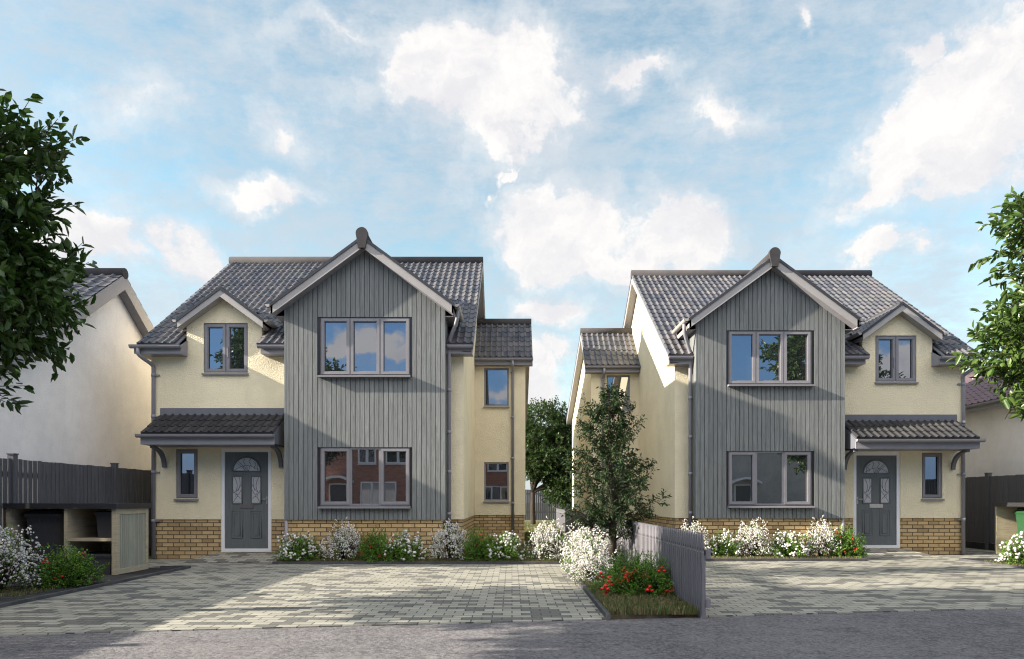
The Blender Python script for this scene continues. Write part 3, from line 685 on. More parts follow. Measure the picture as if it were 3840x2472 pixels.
def crown_tree(name,label,cat,loc,lumps,ntw,per,ll,lw,leaf,trunk_top,trunk_r,seed,big=True,tlen=.5,group=None,shell=.45,droop=.1,lean=(0,0)):
    """local coordinates; lumps: (cx,cy,cz,rx,ry,rz,weight)"""
    g=np.random.default_rng(seed); root=empty(name,loc); tag(root,label,cat,group)
    t=MB(); base=(0,0,-.05); top=(lean[0],lean[1],trunk_top)
    t.tube([(0,0,-.05),(0.02,0,.12),(lean[0]*.4,lean[1]*.4,trunk_top*.5),top],[trunk_r*1.35,trunk_r*1.05,trunk_r*.9,trunk_r*.75],12)
    A=[];B=[]
    for cx,cy,cz,rx,ry,rz,wt in lumps:
        c=np.array([cx,cy,cz]); n=int(ntw*wt)
        branch(t,top,c,trunk_r*.6,trunk_r*.2,g)
        for q in range(5):
            d=unit(g.normal(0,1,(1,3)))[0]; branch(t,c-(c-np.array(top))*g.uniform(0,.4),c+d*np.array([rx,ry,rz])*.75,trunk_r*.25,.006,g,4)
        d=unit(g.normal(0,1,(n,3))); r=(shell+(1-shell)*g.random((n,1))**.6)
        wob=1+.16*np.sin(d[:,:1]*5+seed)*np.cos(d[:,1:2]*4+d[:,2:]*5)
        E=c+d*np.array([[rx,ry,rz]])*r*wob
        dirn=unit(d+g.normal(0,.45,(n,3))+np.array([[0,0,.25]]))
        A.append(E-dirn*tlen*.65); B.append(E+dirn*tlen*.35*g.uniform(.6,1.5,(n,1)))
    t.build('trunk',M['bark'],root)
    A=np.concatenate(A);B=np.concatenate(B)
    v,q,r=twigs_with_leaves(A,B,per,ll,lw,g,droop,big)
    tv,tq=twig_tubes(A,B,.008,.003)
    k=2 if big else 1
    V,Q,Mi,Rn=merge([(v,q,0,np.repeat(r,k)),(tv,tq,1,np.zeros(len(tq)))])
    fast_mesh('crown',V,Q,[M[leaf],M['bark']],Mi,Rn,parent=root)
    return root

def balls(C,rad,sub=0):
    vs,fs=ICO[sub]; vs=np.array(vs); fs=np.array(fs); n=len(C)
    V=(C[:,None,:]+vs[None]*rad[:,None,None]).reshape(-1,3)
    F=(np.arange(n)[:,None,None]*len(vs)+fs[None]).reshape(-1,3); return V,F
def dome(n,w,h,g,shell=.55,flat=.12):
    d=unit(g.normal(0,1,(n,3))); d[:,2]=np.abs(d[:,2]); r=shell+(1-shell)*g.random((n,1))**.5
    wob=1+.20*np.sin(5*np.arctan2(d[:,1:2],d[:,0:1])+d[:,2:]*4)+.12*np.sin(9*np.arctan2(d[:,1:2],d[:,0:1])-d[:,2:]*7+1)
    P=d*r*wob*np.array([[w/2,w/2,h*.86]]); P[:,2]+=h*flat; return P,d
def shrub(kind,seed):
    """small flowering shrub about 1 m wide, origin at its foot"""
    g=np.random.default_rng(seed); root=empty({'snow':'white_flowering_shrub','rose':'white_rose_bush','red':'red_flowering_shrub','berry':'red_berry_shrub'}[kind],(0,0,0))
    st=MB()
    w,h,nl={'snow':(.92,.74,300),'rose':(1.0,.62,520),'red':(.85,.62,700),'berry':(1.15,.72,1150)}[kind]
    for k in range(16 if kind=='snow' else 9):
        a=g.uniform(0,6.283); r=g.uniform(.2,.44)*w
        st.tube([(g.normal(0,.03),g.normal(0,.03),-.03),(.45*r*math.cos(a),.45*r*math.sin(a),h*.4),(r*math.cos(a),r*math.sin(a),h*g.uniform(.5,.85))],[.011,.007,.003],5)
    st.build('stems',M['bark'],root)
    P,d=dome(nl,w*.97,h*.97,g,.35 if kind!='snow' else .5,.05)
    dr=unit(d+g.normal(0,.5,(nl,3))+np.array([[0,0,.45]])); tl=.17
    per=12; ll,lw=(.034,.02)
    v,q,r=twigs_with_leaves(P-dr*tl*.7,P+dr*tl*.5,per,ll,lw,g,.0,False,1.0,.008)
    if kind=='snow': keep=np.repeat(np.arange(nl)%3==0,per); q=q[keep]; r=r[keep]
    tv,tq=twig_tubes(P-dr*tl*.7,P+dr*tl*.5,.003,.0015)
    V,Q,Mi,Rn=merge([(v,q,0,r),(tv,tq,1,np.zeros(len(tq)))])
    fast_mesh('foliage',V,Q,[M['leaf_shrub'],M['bark']],Mi,Rn,parent=root)
    if kind=='snow':
        C,_=dome(520,w,h,g,.62,.08); C=(C[:,None,:]+g.normal(0,.022,(520,4,3))).reshape(-1,3); C[:,2]=np.maximum(C[:,2],.05)
        keep=g.random(len(C))<np.clip(.25+C[:,2]/h*1.2,0,1); C=C[keep]; rad=g.uniform(.008,.0165,len(C)); sub=0; mat='petal'
    elif kind=='rose':
        C,_=dome(76,w*.95,h,g,.8,.1); C=(C[:,None,:]+g.normal(0,.035,(76,3,3))).reshape(-1,3); C[:,2]=np.maximum(C[:,2],.06)
        rad=g.uniform(.016,.03,len(C)); sub=1; mat='petal'
    elif kind=='red':
        C,_=dome(15,w*.9,h*.85,g,.9,.05); C=(C[:,None,:]+g.normal(0,.022,(15,4,3))).reshape(-1,3); rad=g.uniform(.011,.02,len(C)); sub=0; mat='petal_red'
    else:
        C,_=dome(22,w*.98,h*.68,g,.96,.06); C[:14,1]=-np.abs(C[:14,1])-.05; o=np.array([[.032,0,-.014],[-.032,.0,-.012],[0,.004,.036]]); C=(C[:,None,:]+o[None]).reshape(-1,3)+g.normal(0,.004,(66,3)); rad=g.uniform(.024,.030,len(C)); sub=1; mat='berry'
    V,F=balls(C,rad,sub)
    if sub==1 and mat=='petal': V=V+g.normal(0,.0022,V.shape)
    fast_mesh('flowers' if kind!='berry' else 'berries',V,F,[M[mat]],None,np.repeat(g.random(len(C)),len(ICO[sub][1])),True,root)
    return root

def grass(name,n,area,hmin,hmax,mats,seed,z=.03,wd=.006,bend=.6):
    """area: list of (x0,x1,y0,y1) boxes, n blades"""
    g=np.random.default_rng(seed); ar=np.array([(b-a)*(d-c) for a,b,c,d in area]); pick=g.choice(len(area),n,p=ar/ar.sum()); A=np.array(area)[pick]
    P=np.stack([A[:,0]+(A[:,1]-A[:,0])*g.random(n),A[:,2]+(A[:,3]-A[:,2])*g.random(n),np.full(n,z)],1)
    a=g.uniform(0,6.283,n); h=g.uniform(hmin,hmax,n); w=wd*g.uniform(.6,1.5,n)
    dx=np.stack([np.cos(a),np.sin(a),np.zeros(n)],1); sd=np.stack([-np.sin(a),np.cos(a),np.zeros(n)],1)
    b=bend*g.random((n,1)); mid=P+dx*h[:,None]*b*.35+np.array([[0,0,1]])*h[:,None]*.6; tip=P+dx*h[:,None]*b+np.array([[0,0,1]])*h[:,None]*(1-.4*b)
    V=np.stack([P-sd*w[:,None],P+sd*w[:,None],mid+sd*w[:,None]*.8,tip,mid-sd*w[:,None]*.8],1).reshape(-1,3)
    k=np.arange(n)[:,None]*5; Q=np.concatenate([k+np.array([[0,1,2,4]])],1); T=k+np.array([[4,2,3,3]])
    Qa=np.concatenate([Q,k+np.array([[4,2,3,4]])],0)
    # keep pure quads: the tip is a thin kite
    V2=np.stack([P-sd*w[:,None],P+sd*w[:,None],tip+sd*w[:,None]*.12,tip-sd*w[:,None]*.12],1); V2b=np.stack([P-sd*w[:,None],P+sd*w[:,None],mid+sd*w[:,None]*.8,mid-sd*w[:,None]*.8],1); V2c=np.stack([mid-sd*w[:,None]*.8,mid+sd*w[:,None]*.8,tip+sd*w[:,None]*.1,tip-sd*w[:,None]*.1],1)
    V=np.concatenate([V2b.reshape(-1,3),V2c.reshape(-1,3)]); Q=np.arange(len(V)).reshape(-1,4); r=g.random(n); m=(g.random(n)<.4).astype(int)
    return tag(fast_mesh(name,V,Q,[M[x] for x in mats],np.tile(m,2),np.tile(r,2)),kind='stuff')

# ------------------------------------------------------------------ ground, road, paving
def sheet(name,pts,z,mat,thick=0.0):
    b=MB()
    if thick: b.prism([(x,y,z) for x,y in pts],(0,0,-thick))
    else: b.poly([(x,y,z) for x,y in pts])
    return tag(b.build(name,M[mat]),kind='structure')
ED=lambda x:6.96+.15*(x-.98)                         # edge between the drives and the road
sheet('ground',[(-400,-400),(400,-400),(400,400),(-400,400)],-.03,'verge')
sheet('road',[(-120,-4.5),(120,-4.5),(120,ED(120)),(-120,ED(-120))],-.012,'asphalt')
sheet('pavement',[(-120,-7),(120,-7),(120,-4.5),(-120,-4.5)],.06,'paving',.1)
sheet('driveway',[(-5.75,ED(-5.75)),(.97,ED(.97)),(.97,12.93),(-4.52,12.93),(-4.52,14.1),(-8.0,14.1),(-8.0,12.14),(-5.75,12.14)],0,'paving',.06)
sheet('driveway',[(1.98,ED(1.98)),(9.05,ED(9.05)),(9.05,13.8),(11.6,13.8),(11.6,19),(9.9,19),(9.9,15.16),(7.05,15.16),(7.05,13.57),(1.98,13.57)],0,'paving',.06)
sheet('flower_bed',[(-8.0,ED(-8)),(-5.78,ED(-5.78)),(-5.78,12.14),(-8,12.14)],.012,'darkpad',.05)
sheet('flower_bed',[(-4.5,12.95),(.99,12.95),(.99,14.2),(-4.5,14.2)],.03,'earth',.06)
sheet('flower_bed',[(.99,ED(.99)+.02),(1.97,ED(1.97)+.02),(1.97,13.0),(.99,13.0)],.03,'earth',.06)
sheet('flower_bed',[(2.0,13.6),(7.03,13.6),(7.03,15.2),(2.0,15.2)],.03,'earth',.06)
sheet('flower_bed',[(9.08,ED(9.08)),(11.6,ED(11.6)),(11.6,13.78),(9.08,13.78)],.012,'darkpad',.05)
sheet('lawn',[(-1.0,14.2),(4.0,14.2),(4.0,37),(-1.0,37)],.02,'turf',.05)
def kerb(*boxes):
    b=MB()
    for x0,x1,y0,y1,h in boxes: b.box(x0,x1,y0,y1,-.04,h)
    return tag(b.build('kerb',M['kerb']),kind='structure')
kerb((-5.78,-5.72,ED(-5.75)-.2,12.17,.04),(-6.25,-5.78,12.12,12.17,.041))
kerb((-4.53,.985,12.90,12.95,.05))
kerb((.955,1.0,ED(.97)-.05,12.9,.05))
kerb((2.0,7.06,13.55,13.6,.05),(7.03,7.06,13.6,14.64,.051))
kerb((9.03,9.08,ED(9)-.1,13.8,.035),(9.08,10.6,13.78,13.83,.036))
def doorstep(sgn,ox,oy):
    b=MB(); f=lambda u,v,z:(ox+sgn*u,oy+v,z)
    a=[f(3.55,-.84,.006),f(5.42,-.84,.006),f(5.1,0.02,.135),f(3.78,0.02,.135),f(5.42,0.02,.0),f(3.55,.02,.0)]
    b.poly([a[0],a[1],a[2],a[3]]); b.poly([a[1],a[4],a[2]]); b.poly([a[0],a[3],a[5]])
    return tag(b.build('doorstep_ramp',M['paving']),kind='structure')
doorstep(-1,-1.0,14.08); doorstep(1,3.61,15.14)

# ------------------------------------------------------------------ houses
detached_house(-1,(-1.0,14.08,0),'cream and grey clad house with its front door left of the gable')
detached_house(1,(3.61,15.14,0),'cream and grey clad house with its front door right of the gable',False)
rect_roof_house('neighbour_house','pale weathered house with a blank gable wall behind the charcoal board fence',(-16.9,11.6,0),0,8,7.4,3.56,6.22,.22,'white_render','tile',barge=.34)
rect_roof_house('neighbour_house','low pale house with a plum red tiled roof behind the tree with sunlit leaves',(18.0,14.6,0),R(90),14,5.4,3.89,5.34,.25,'white_render','red_tile',barge=.25)
def opening(x0,x1,z0,z1,kinds,mat='white',curtain=True):
    def f(root):
        # frame stands proud of the wall at y=0, glass in front of a net curtain
        w=window(root,None,x0,x1,z0,z1,-.075,kinds,sill=.05,mat=mat,glass='glass')
        plain('curtain','curtain',w,None,(x0+.06,x0+.06+(x1-x0)*.28,-.006,-.002,z0+.06,z1-.06),(x1-.06-(x1-x0)*.28,x1-.06,-.006,-.002,z0+.06,z1-.06))
    return f
def porch(x0,x1):
    def f(root):
        d=MB(); frame_rect(d,x0,x1,.02,2.15,.07,-.06,.0); do=d.build('front_door',M['white'],root)
        plain('door_leaf','counter',do,None,(x0+.06,x1-.06,-.03,-.004,.05,2.09))
        h=MB(); pts=[(x0-.35+(x1-x0+.7)*k/12,-.75,2.3+.28*math.sin(math.pi*k/12)) for k in range(13)]
        h.prism(pts+[(p[0],p[1],p[2]-.12) for p in pts[::-1]],(0,.74,0)); h.build('porch_hood',M['white'],root)
    return f
X=lambda x:3-x
S3=[(1,'sash'),(1,'fixed'),(1,'sash')]; S2=[(1,'sash'),(1,'sash')]
rect_roof_house('terraced_house','red brick terraced house across the road, seen reflected in the window panes',(3,-10.5,0),math.pi,13.3,7,5.4,8.2,.2,'red_brick','red_tile',
  openings=[opening(X(-6.4),X(-8.4),.95,2.25,S3),opening(X(-7.5),X(-8.5),3.25,4.5,S2),opening(X(-5.6),X(-7.0),3.25,4.5,S2),porch(X(-9.1),X(-10.1)),
            opening(X(-.2),X(-2.0),.95,2.2,S3),opening(X(-.3),X(-1.7),3.25,4.5,S2),opening(X(2.6),X(1.4),3.25,4.5,S2),porch(X(1.2),X(.2)),opening(X(-3.0),X(-4.4),3.25,4.5,S2),opening(X(-3.0),X(-4.6),.95,2.2,S3)])
rect_roof_house('garage_house','grey rendered low house across the road, seen reflected in the lower right window',(22,-10.5,0),math.pi,15,7,5.2,7.4,.3,'grey_render','tile',
  openings=[opening(3,4.8,.9,2.2,S3),opening(11,12.6,.9,2.2,S3),porch(8.0,9.0)])

# ------------------------------------------------------------------ fences
def board_fence(name,label,a,b,h,posts,bw=.115,mat='fence',group=None,gravel=True):
    """boards in the xy line a-b"""
    a=Vector((a[0],a[1],0)); b=Vector((b[0],b[1],0)); L=(b-a).length; t=(b-a)/L; n=Vector((-t.y,t.x,0))
    root=empty(name,a,math.atan2(t.y,t.x)); tag(root,label,'fence',group)
    ps=[0]+list(posts)+[L]
    for i in range(len(ps)-1):
        m=MB(); x=ps[i]
        while x<ps[i+1]-.02:
            x1=min(x+bw,ps[i+1]); jz=rng.uniform(-.006,.006)
            m.prism([(x,-.012,.16),(x1-.012,-.004,.16),(x1-.012,.008,.16),(x,.012,.16)],(0,0,h-.16+jz),0,rng.random()); x=x1
        m.box(ps[i],ps[i+1],.012,.05,h*.3,h*.3+.08); m.box(ps[i],ps[i+1],.012,.05,h*.85,h*.85+.08)
        if gravel: m.box(ps[i],ps[i+1],-.025,.025,-.03,.155,1)
        m.build('board_panel',[M[mat],M['darkpad']],root)
    for p in ps:
        m=MB(); m.box(p-.05,p+.05,-.05,.05,-.05,h+.07,0,.5); m.box(p-.06,p+.06,-.06,.06,h+.07,h+.09,0,.5); m.build('post',M[mat],root)
    return root
board_fence('board_fence','charcoal vertical board fence behind the bin store with the slatted end',(-8.12,4.4),(-8.12,16.4),1.88,[.6,3.6,6.7,9.55],group='charcoal board fences')
board_fence('board_fence','charcoal vertical board fence behind the green bin',(11.72,20),(11.72,7.5),1.8,[3.2,6.4,9.6],group='charcoal board fences')
board_fence('board_fence','distant charcoal board fence closing the gap between the two houses',(-12,36.8),(16,36.8),1.8,[3,6,9,12,15,18,21,24.9],group='charcoal board fences',gravel=False)
def picket_fence(y0,y1,x,h,label):
    root=empty('picket_fence',(x,y0,0)); tag(root,label,'fence')
    pitch=.098; n=int((y1-y0)/pitch); bay=24; k=0
    while k<n:
        m=MB()
        for i in range(k,min(n,k+bay)):
            c=i*pitch+.045; r=rng.random(); hb=.029
            half=[(hb,-.05),(hb,h-.215)]+[(hb+.011-.022*math.sin(math.pi*q/6)*.9,h-.215+.06*q/6) for q in range(1,6)]+[(hb+.008,h-.15),(hb+.006,h-.09),(hb-.004,h-.035),(hb-.018,h-.008),(hb-.03,h)]
            pts=[(0,c+p[0],p[1]) for p in half]+[(0,c-p[0],p[1]) for p in half[::-1]]
            m.prism(pts,(-.015,0,0),0,r); m.box(.0,.019,c-.025,c+.025,-.05,h-.23,0,r)
        m.build('picket_panel',M['picket'],root); k+=bay
    for z in (.11,.61):
        m=MB(); m.box(.02,.065,0,y1-y0,z,z+.085); m.build('rail',M['picket'],root)
    for yy in np.arange(.8,y1-y0,2.35):
        m=MB(); m.box(.066,.14,yy,yy+.075,-.05,h-.08); m.build('post',M['picket'],root)
    return root
picket_fence(6.94,30.0,1.955,.87,'grey picket fence with notched pickets running back between the two drives')

# ------------------------------------------------------------------ bin stores and bins
def bin_store():
    x0,x1,y0,y1,h=-8.06,-6.30,10.87,11.83,1.07
    root=empty('bin_store',(0,0,0)); tag(root,'pale timber bin store with a black worktop and slatted end, beside the left house','bin store','timber bin stores')
    root.location=(x1,y0,0); o=lambda X0,X1,Y0,Y1,Z0,Z1:(X0-x1,X1-x1,Y0-y0,Y1-y0,Z0,Z1)
    w=MB(); w.prism([(p[0]-x1,p[1]-y0,1.075) for p in ((x0-.02,y0-.05),(x1+.03,y0-.05),(x1+.05,y0-.03),(x1+.05,y1+.03),(x0-.02,y1+.03))],(0,0,.085)); w.build('worktop',M['counter'],root)
    plain('divider','oak',root,None,o(-7.135,-7.08,y0,y1-.02,.02,1.07))
    plain('divider','oak',root,None,o(x0,x0+.05,y0,y1-.02,.02,1.07))
    plain('back_panel','oak',root,None,o(x0+.05,-7.135,y1-.045,y1-.02,.02,1.06),o(-7.08,x1-.07,y1-.045,y1-.02,.02,1.06))
    plain('shelf','oak',root,None,o(-7.08,x1-.075,y0+.01,y1-.05,.555,.60))
    e=MB()
    for b in (o(x1-.075,x1,y0,y0+.085,.02,1.07),o(x1-.07,x1,y1-.085,y1,.02,1.07),o(x1-.07,x1,y0+.085,y1-.085,.985,1.07),o(x1-.07,x1,y0+.085,y1-.085,.02,.105)): e.box(*b)
    eo=e.build('end_panel',M['oak'],root)
    s=MB(); n=14; yw=(y1-y0-.17)/n
    for k in range(n): s.box(-.05,-.018,.085+k*yw+.004,.085+(k+1)*yw-.004,.105,.985,0,rng.random())
    s.box(-.065,-.052,.085,y1-y0-.085,.105,.985,0,1)
    s.build('slat_panel',M['oak_slat'],eo)
    return root
bin_store()
def right_store():
    root=empty('bin_store',(10.78,14.05,0)); tag(root,'pale timber bin store with a black top sheltering the green bin by the right fence','bin store','timber bin stores')
    plain('worktop','counter',root,None,(-.04,.9,-.02,1.22,1.075,1.16))
    plain('end_panel','oak',root,None,(0,.85,1.13,1.19,.02,1.07)); plain('end_panel','oak',root,None,(0,.85,0,.055,.02,1.07)); plain('back_panel','oak',root,None,(.82,.85,.056,1.129,.02,1.07))
right_store()
def wheelie_bin(label,loc,rz,mat,w=.58,d=.62,h=1.0,group='wheelie bins'):
    root=empty('wheelie_bin',loc,rz); tag(root,label,'bin',group)
    b=MB(); q=.78
    def ring(f,z): 
        ww=w/2*(q+(1-q)*f); dd=d/2*(q+(1-q)*f); c=.05
        return [(-ww+c,-dd,z),(ww-c,-dd,z),(ww,-dd+c,z),(ww,dd-c,z),(ww-c,dd,z),(-ww+c,dd,z),(-ww,dd-c,z),(-ww,-dd+c,z)]
    rings=[[b.add(p) for p in ring(f,z)] for f,z in ((0,.06),(.06,.09),(.9,h*.86),(1.0,h*.9),(1.0,h*.93))]
    for k in range(4):
        for j in range(8): b.face((rings[k][j],rings[k][(j+1)%8],rings[k+1][(j+1)%8],rings[k+1][j]))
    b.face(rings[0][::-1]); b.face(rings[-1])
    for s_ in (-.3,-.1,.1,.3): b.box(s_*w-.02,s_*w+.02,-d/2-.012,-d/2+.01,h*.84,h*.9)
    b.build('body',M[mat],root)
    l=MB(); r1=[l.add(p) for p in [(x*1.1,y*1.1,h*.93) for x,y,_ in ring(1,0)]]; r2=[l.add(p) for p in [(x*1.1,y*1.1,h*.975) for x,y,_ in ring(1,0)]]; r3=[l.add(p) for p in [(x*.85,y*.85,h*1.02) for x,y,_ in ring(1,0)]]
    for a_,c_ in ((r1,r2),(r2,r3)):
        for j in range(8): l.face((a_[j],a_[(j+1)%8],c_[(j+1)%8],c_[j]))
    l.face(r3); l.face(r1[::-1])
    for s_ in (-.28,.28): l.tube([(s_*w-.06,d*.46,h*.98),(s_*w-.05,d*.48,h*1.045),(s_*w+.05,d*.48,h*1.045),(s_*w+.06,d*.46,h*.98)],.014,8)
    l.build('lid',M[mat],root)
    for s_ in (-1,1):
        m=MB(); m.tube([(s_*w*.36-.025,d*.4,.1),(s_*w*.36+.025,d*.4,.1)],.1,16); m.build('wheel',M['counter'],root)
wheelie_bin('tall charcoal wheelie bin standing in the wide bay of the left bin store',(-7.56,11.30,.012),R(4),'bin',.62,.62,1.0)
wheelie_bin('dark green wheelie bin standing under the black top of the right bin store',(11.26,14.66,0),R(-8),'greenbin',.55,.6,.99)
def caddy(label,loc,w,d,h,name,flare=.88):
    root=empty(name,loc); tag(root,label,'bin','recycling boxes in the bin store')
    b=MB(); lo=[b.add((sx*w/2*flare,sy*d/2*flare,0)) for sx,sy in ((-1,-1),(1,-1),(1,1),(-1,1))]; hi=[b.add((sx*w/2,sy*d/2,h*.9)) for sx,sy in ((-1,-1),(1,-1),(1,1),(-1,1))]
    for j in range(4): b.face((lo[j],lo[(j+1)%4],hi[(j+1)%4],hi[j]))
    b.face(lo[::-1]); b.face(hi); b.box(-w/2-.015,w/2+.015,-d/2-.015,d/2+.015,h*.84,h*.9); b.build('body',M['bin'],root)
    l=MB(); l.box(-w/2-.02,w/2+.02,-d/2-.02,d/2+.02,h*.905,h*.96); l.prism([(-w/2,-d/2,h*.961),(w/2,-d/2,h*.961),(w/2*.8,-d/2*.7,h),(-w/2*.8,-d/2*.7,h)],(0,d*.8,0)); l.build('lid',M['bin'],root)
caddy('small charcoal kitchen caddy standing on the shelf of the left bin store',(-6.56,11.2,.60),.32,.34,.43,'food_caddy')
caddy('charcoal lidded box on the ground nearest to the slatted end',(-6.66,11.12,.012),.46,.36,.33,'recycling_box')
caddy('charcoal lidded box partly hidden behind the red flowered shrub of the left bed',(-6.93,11.5,.012),.36,.36,.33,'recycling_box')

# ------------------------------------------------------------------ shrubs
protos={k:[shrub(k,s) for s in ss] for k,ss in dict(snow=(3,4),rose=(5,6),red=(7,),berry=(8,)).items()}
usedp=set()
def place(kind,x,y,label,sx=1,sz=1,rz=0,z=.03,v=0,cat=None):
    p=protos[kind][v%len(protos[kind])]
    o=p if p.name not in usedp else copy_tree(p); usedp.add(p.name)
    o.location=(x,y,z); o.rotation_euler=(0,0,rz); o.scale=(sx,sx,sz)
    tag(o,label,'shrub',{'snow':'white flowering shrubs','rose':'white rose bushes','red':'red flowering shrubs','berry':'red flowering shrubs'}[kind])
# bed under the left gable, left to right
place('rose',-4.12,13.28,'white rose bush at the door end of the bed under the left clad gable',.84,.85,.3)
place('snow',-3.26,13.27,'greyish white shrub below the lower left window of the left clad gable',.82,.96,1.1)
place('red',-2.62,13.22,'red flowered shrub against the plinth under the left gable window',.86,.98,.4)
place('rose',-2.08,13.25,'white rose bush between the red shrub and the drainpipe of the left gable',.86,.86,2.2,v=1)
place('snow',-1.22,13.28,'greyish white shrub in front of the drainpipe on the left clad gable',.82,.98,2.5,v=1)
place('red',-.66,13.22,'red flowered shrub just right of the left gable drainpipe',.82,.98,2.9)
place('rose',-.16,13.3,'white rose bush below the narrow rear wing of the left house',.82,.88,3.9)
place('snow',.72,13.3,'sunlit white shrub at the corner of the bed beside the lawn gap',.90,.98,4.2)
# strip along the picket fence
place('snow',1.32,12.5,'white shrub farthest back in the fence strip, behind the slim tree',.86,.95,.8,v=1)
place('snow',1.28,11.6,'white shrub just left of the slim tree trunk',.84,.98,2.0)
place('snow',1.20,10.55,'bright white shrub leaning over the kerb of the fence strip, behind the berry shrub',.84,.92,3.3,v=1)
place('snow',1.72,12.1,'white shrub against the pickets behind the slim tree',.7,.8,5.0)
place('snow',1.13,9.6,'low white shrub spilling to the kerb just behind the berry shrub',.64,.62,5.9,v=1)
place('berry',1.56,8.45,'dark green shrub with big red berries at the front of the fence strip',.86,.72,.0)
# bed under the right gable
place('snow',3.72,14.1,'white shrub peeping over the picket fence by the right drainpipe',.8,.95,1.4)
place('rose',4.35,14.1,'green and white bush right beside the end of the picket fence',.66,.85,.2,v=1)
place('snow',4.98,14.15,'white shrub below the lower left pane of the right clad gable',.82,.98,3.6,v=1)
place('rose',5.72,14.1,'white rose bush under the middle of the right clad gable',.88,.86,1.0)
place('snow',6.40,14.15,'white shrub next to the door end of the bed under the right gable',.76,.98,.2)
place('red',6.88,14.1,'red flowered shrub overhanging the step of the right front door',.85,1.0,1.2)
# left and right side beds
place('snow',-6.75,9.0,'large white shrub in the dark bed in front of the left bin store',1.05,1.12,2.1,.012,1)
place('red',-6.22,9.55,'red flowered green shrub in front of the left bin store shelf',.92,.86,4.4,.012)
place('rose',9.55,12.6,'white rose bush at the corner of the right hand bed',.95,.92,2.0,.012,1)
# ground cover and stones
grass('ground_cover',9000,[(-4.48,.97,12.96,13.25)],.02,.075,('blade','blade_green'),21,.03,.004)
grass('ground_cover',16000,[(1.0,1.93,7.0,10.0)],.03,.10,('blade','blade_green'),22,.03,.004)
grass('ground_cover',5000,[(1.0,1.3,10.0,12.9)],.02,.08,('blade','blade_green'),25,.03,.004)
grass('ground_cover',6000,[(2.0,7.0,13.62,13.95)],.02,.07,('blade','blade_green'),23,.03,.004)
grass('ground_cover',1800,[(-7.2,-6.1,8.4,9.4)],.015,.045,('blade','blade_green'),24,.012,.004)
grass('ground_cover',2500,[(9.12,10.2,12.0,13.2)],.02,.07,('blade','blade_green'),26,.012,.004)
grass('grass',22000,[(-.3,1.95,14.5,36.5)],.03,.09,('blade','blade_green'),27,.02,.012)
def stone(x,y,r,label,seed):
    g=np.random.default_rng(seed); vs,fs=ICO[1]; V=np.array(vs); V=V*(1+.22*np.sin(V[:,[1]]*4+seed)*np.cos(V[:,[0]]*5))*np.array([[r,r*.7,r*.33]])+g.normal(0,r*.03,V.shape)
    o=fast_mesh('stone',V,np.array(fs),[M['stone']]); o.location=(x,y,.04); o.rotation_euler=(0,0,seed); tag(o,label,'stone','stones in the fence strip')
stone(1.27,8.0,.07,'small pinkish stone nearest the kerb below the berry shrub',1); stone(1.40,8.02,.10,'broad pinkish stone left of the middle below the berry shrub',2)
stone(1.57,7.63,.06,'smallest pinkish stone in the dry grass below the berry shrub',3); stone(1.68,7.62,.10,'largest pinkish stone below the berry shrub near the road',4); stone(1.80,7.72,.06,'pinkish stone closest to the pickets in the dry grass',5)

# ------------------------------------------------------------------ trees
crown_tree('broadleaf_tree','tall dark leafed tree with glossy oval leaves at the left edge','tree',(-6.7,7.0,0),
  [(.8,-.45,4.38,1.45,1.0,1.0,1.1),(1.0,-.1,3.35,1.2,1.1,.68,1.0),(-.1,0,2.75,1.35,1.4,.7,.8),(-1.2,-.5,4.0,1.3,.95,1.3,.6)],450,15,.14,.06,'leaf_dark',2.0,.12,31,tlen=.55)
crown_tree('broadleaf_tree','sunlit tree with light green oval leaves at the right edge','tree',(9.0,10.0,0),
  [(-.1,0,5.2,1.6,1.4,1.05,1.1),(-.45,0,3.6,1.5,1.4,1.0,1.2),(.1,0,2.8,1.5,1.3,.75,.9),(1.2,0,4.0,1.4,1.4,1.4,.5)],480,15,.15,.065,'leaf_right',1.9,.10,37,tlen=.55)
crown_tree('garden_tree','round green tree behind the far fence in the gap between the houses','tree',(1.0,33.0,0),
  [(.6,0,4.9,1.6,1.5,1.1,1),(1.0,0,3.6,2.0,1.8,1.2,1.2),(-.4,.5,4.0,1.2,1.2,1.2,.6),(2.2,0,4.3,1.5,1.5,1.4,.8),(2.1,0,2.4,1.2,1.2,1.0,.9),(.3,.2,2.9,1.2,1.2,.8,.7),(1.7,0,1.75,1.3,1.2,.8,1.0)],640,14,.13,.075,'leaf_back',1.6,.13,41,big=False,tlen=.5,shell=.3)
crown_tree('street_tree','broad dark tree beside the road, its shade falling over the asphalt','tree',(-8.4,3.9,0),
  [(0,0,6.4,1.9,1.5,1.5,1.1),(.4,.3,4.6,1.8,1.5,1.2,1.1),(-.6,-.6,5.2,1.7,1.6,1.4,.8)],460,14,.17,.085,'leaf_dark',2.6,.14,43,tlen=.5)
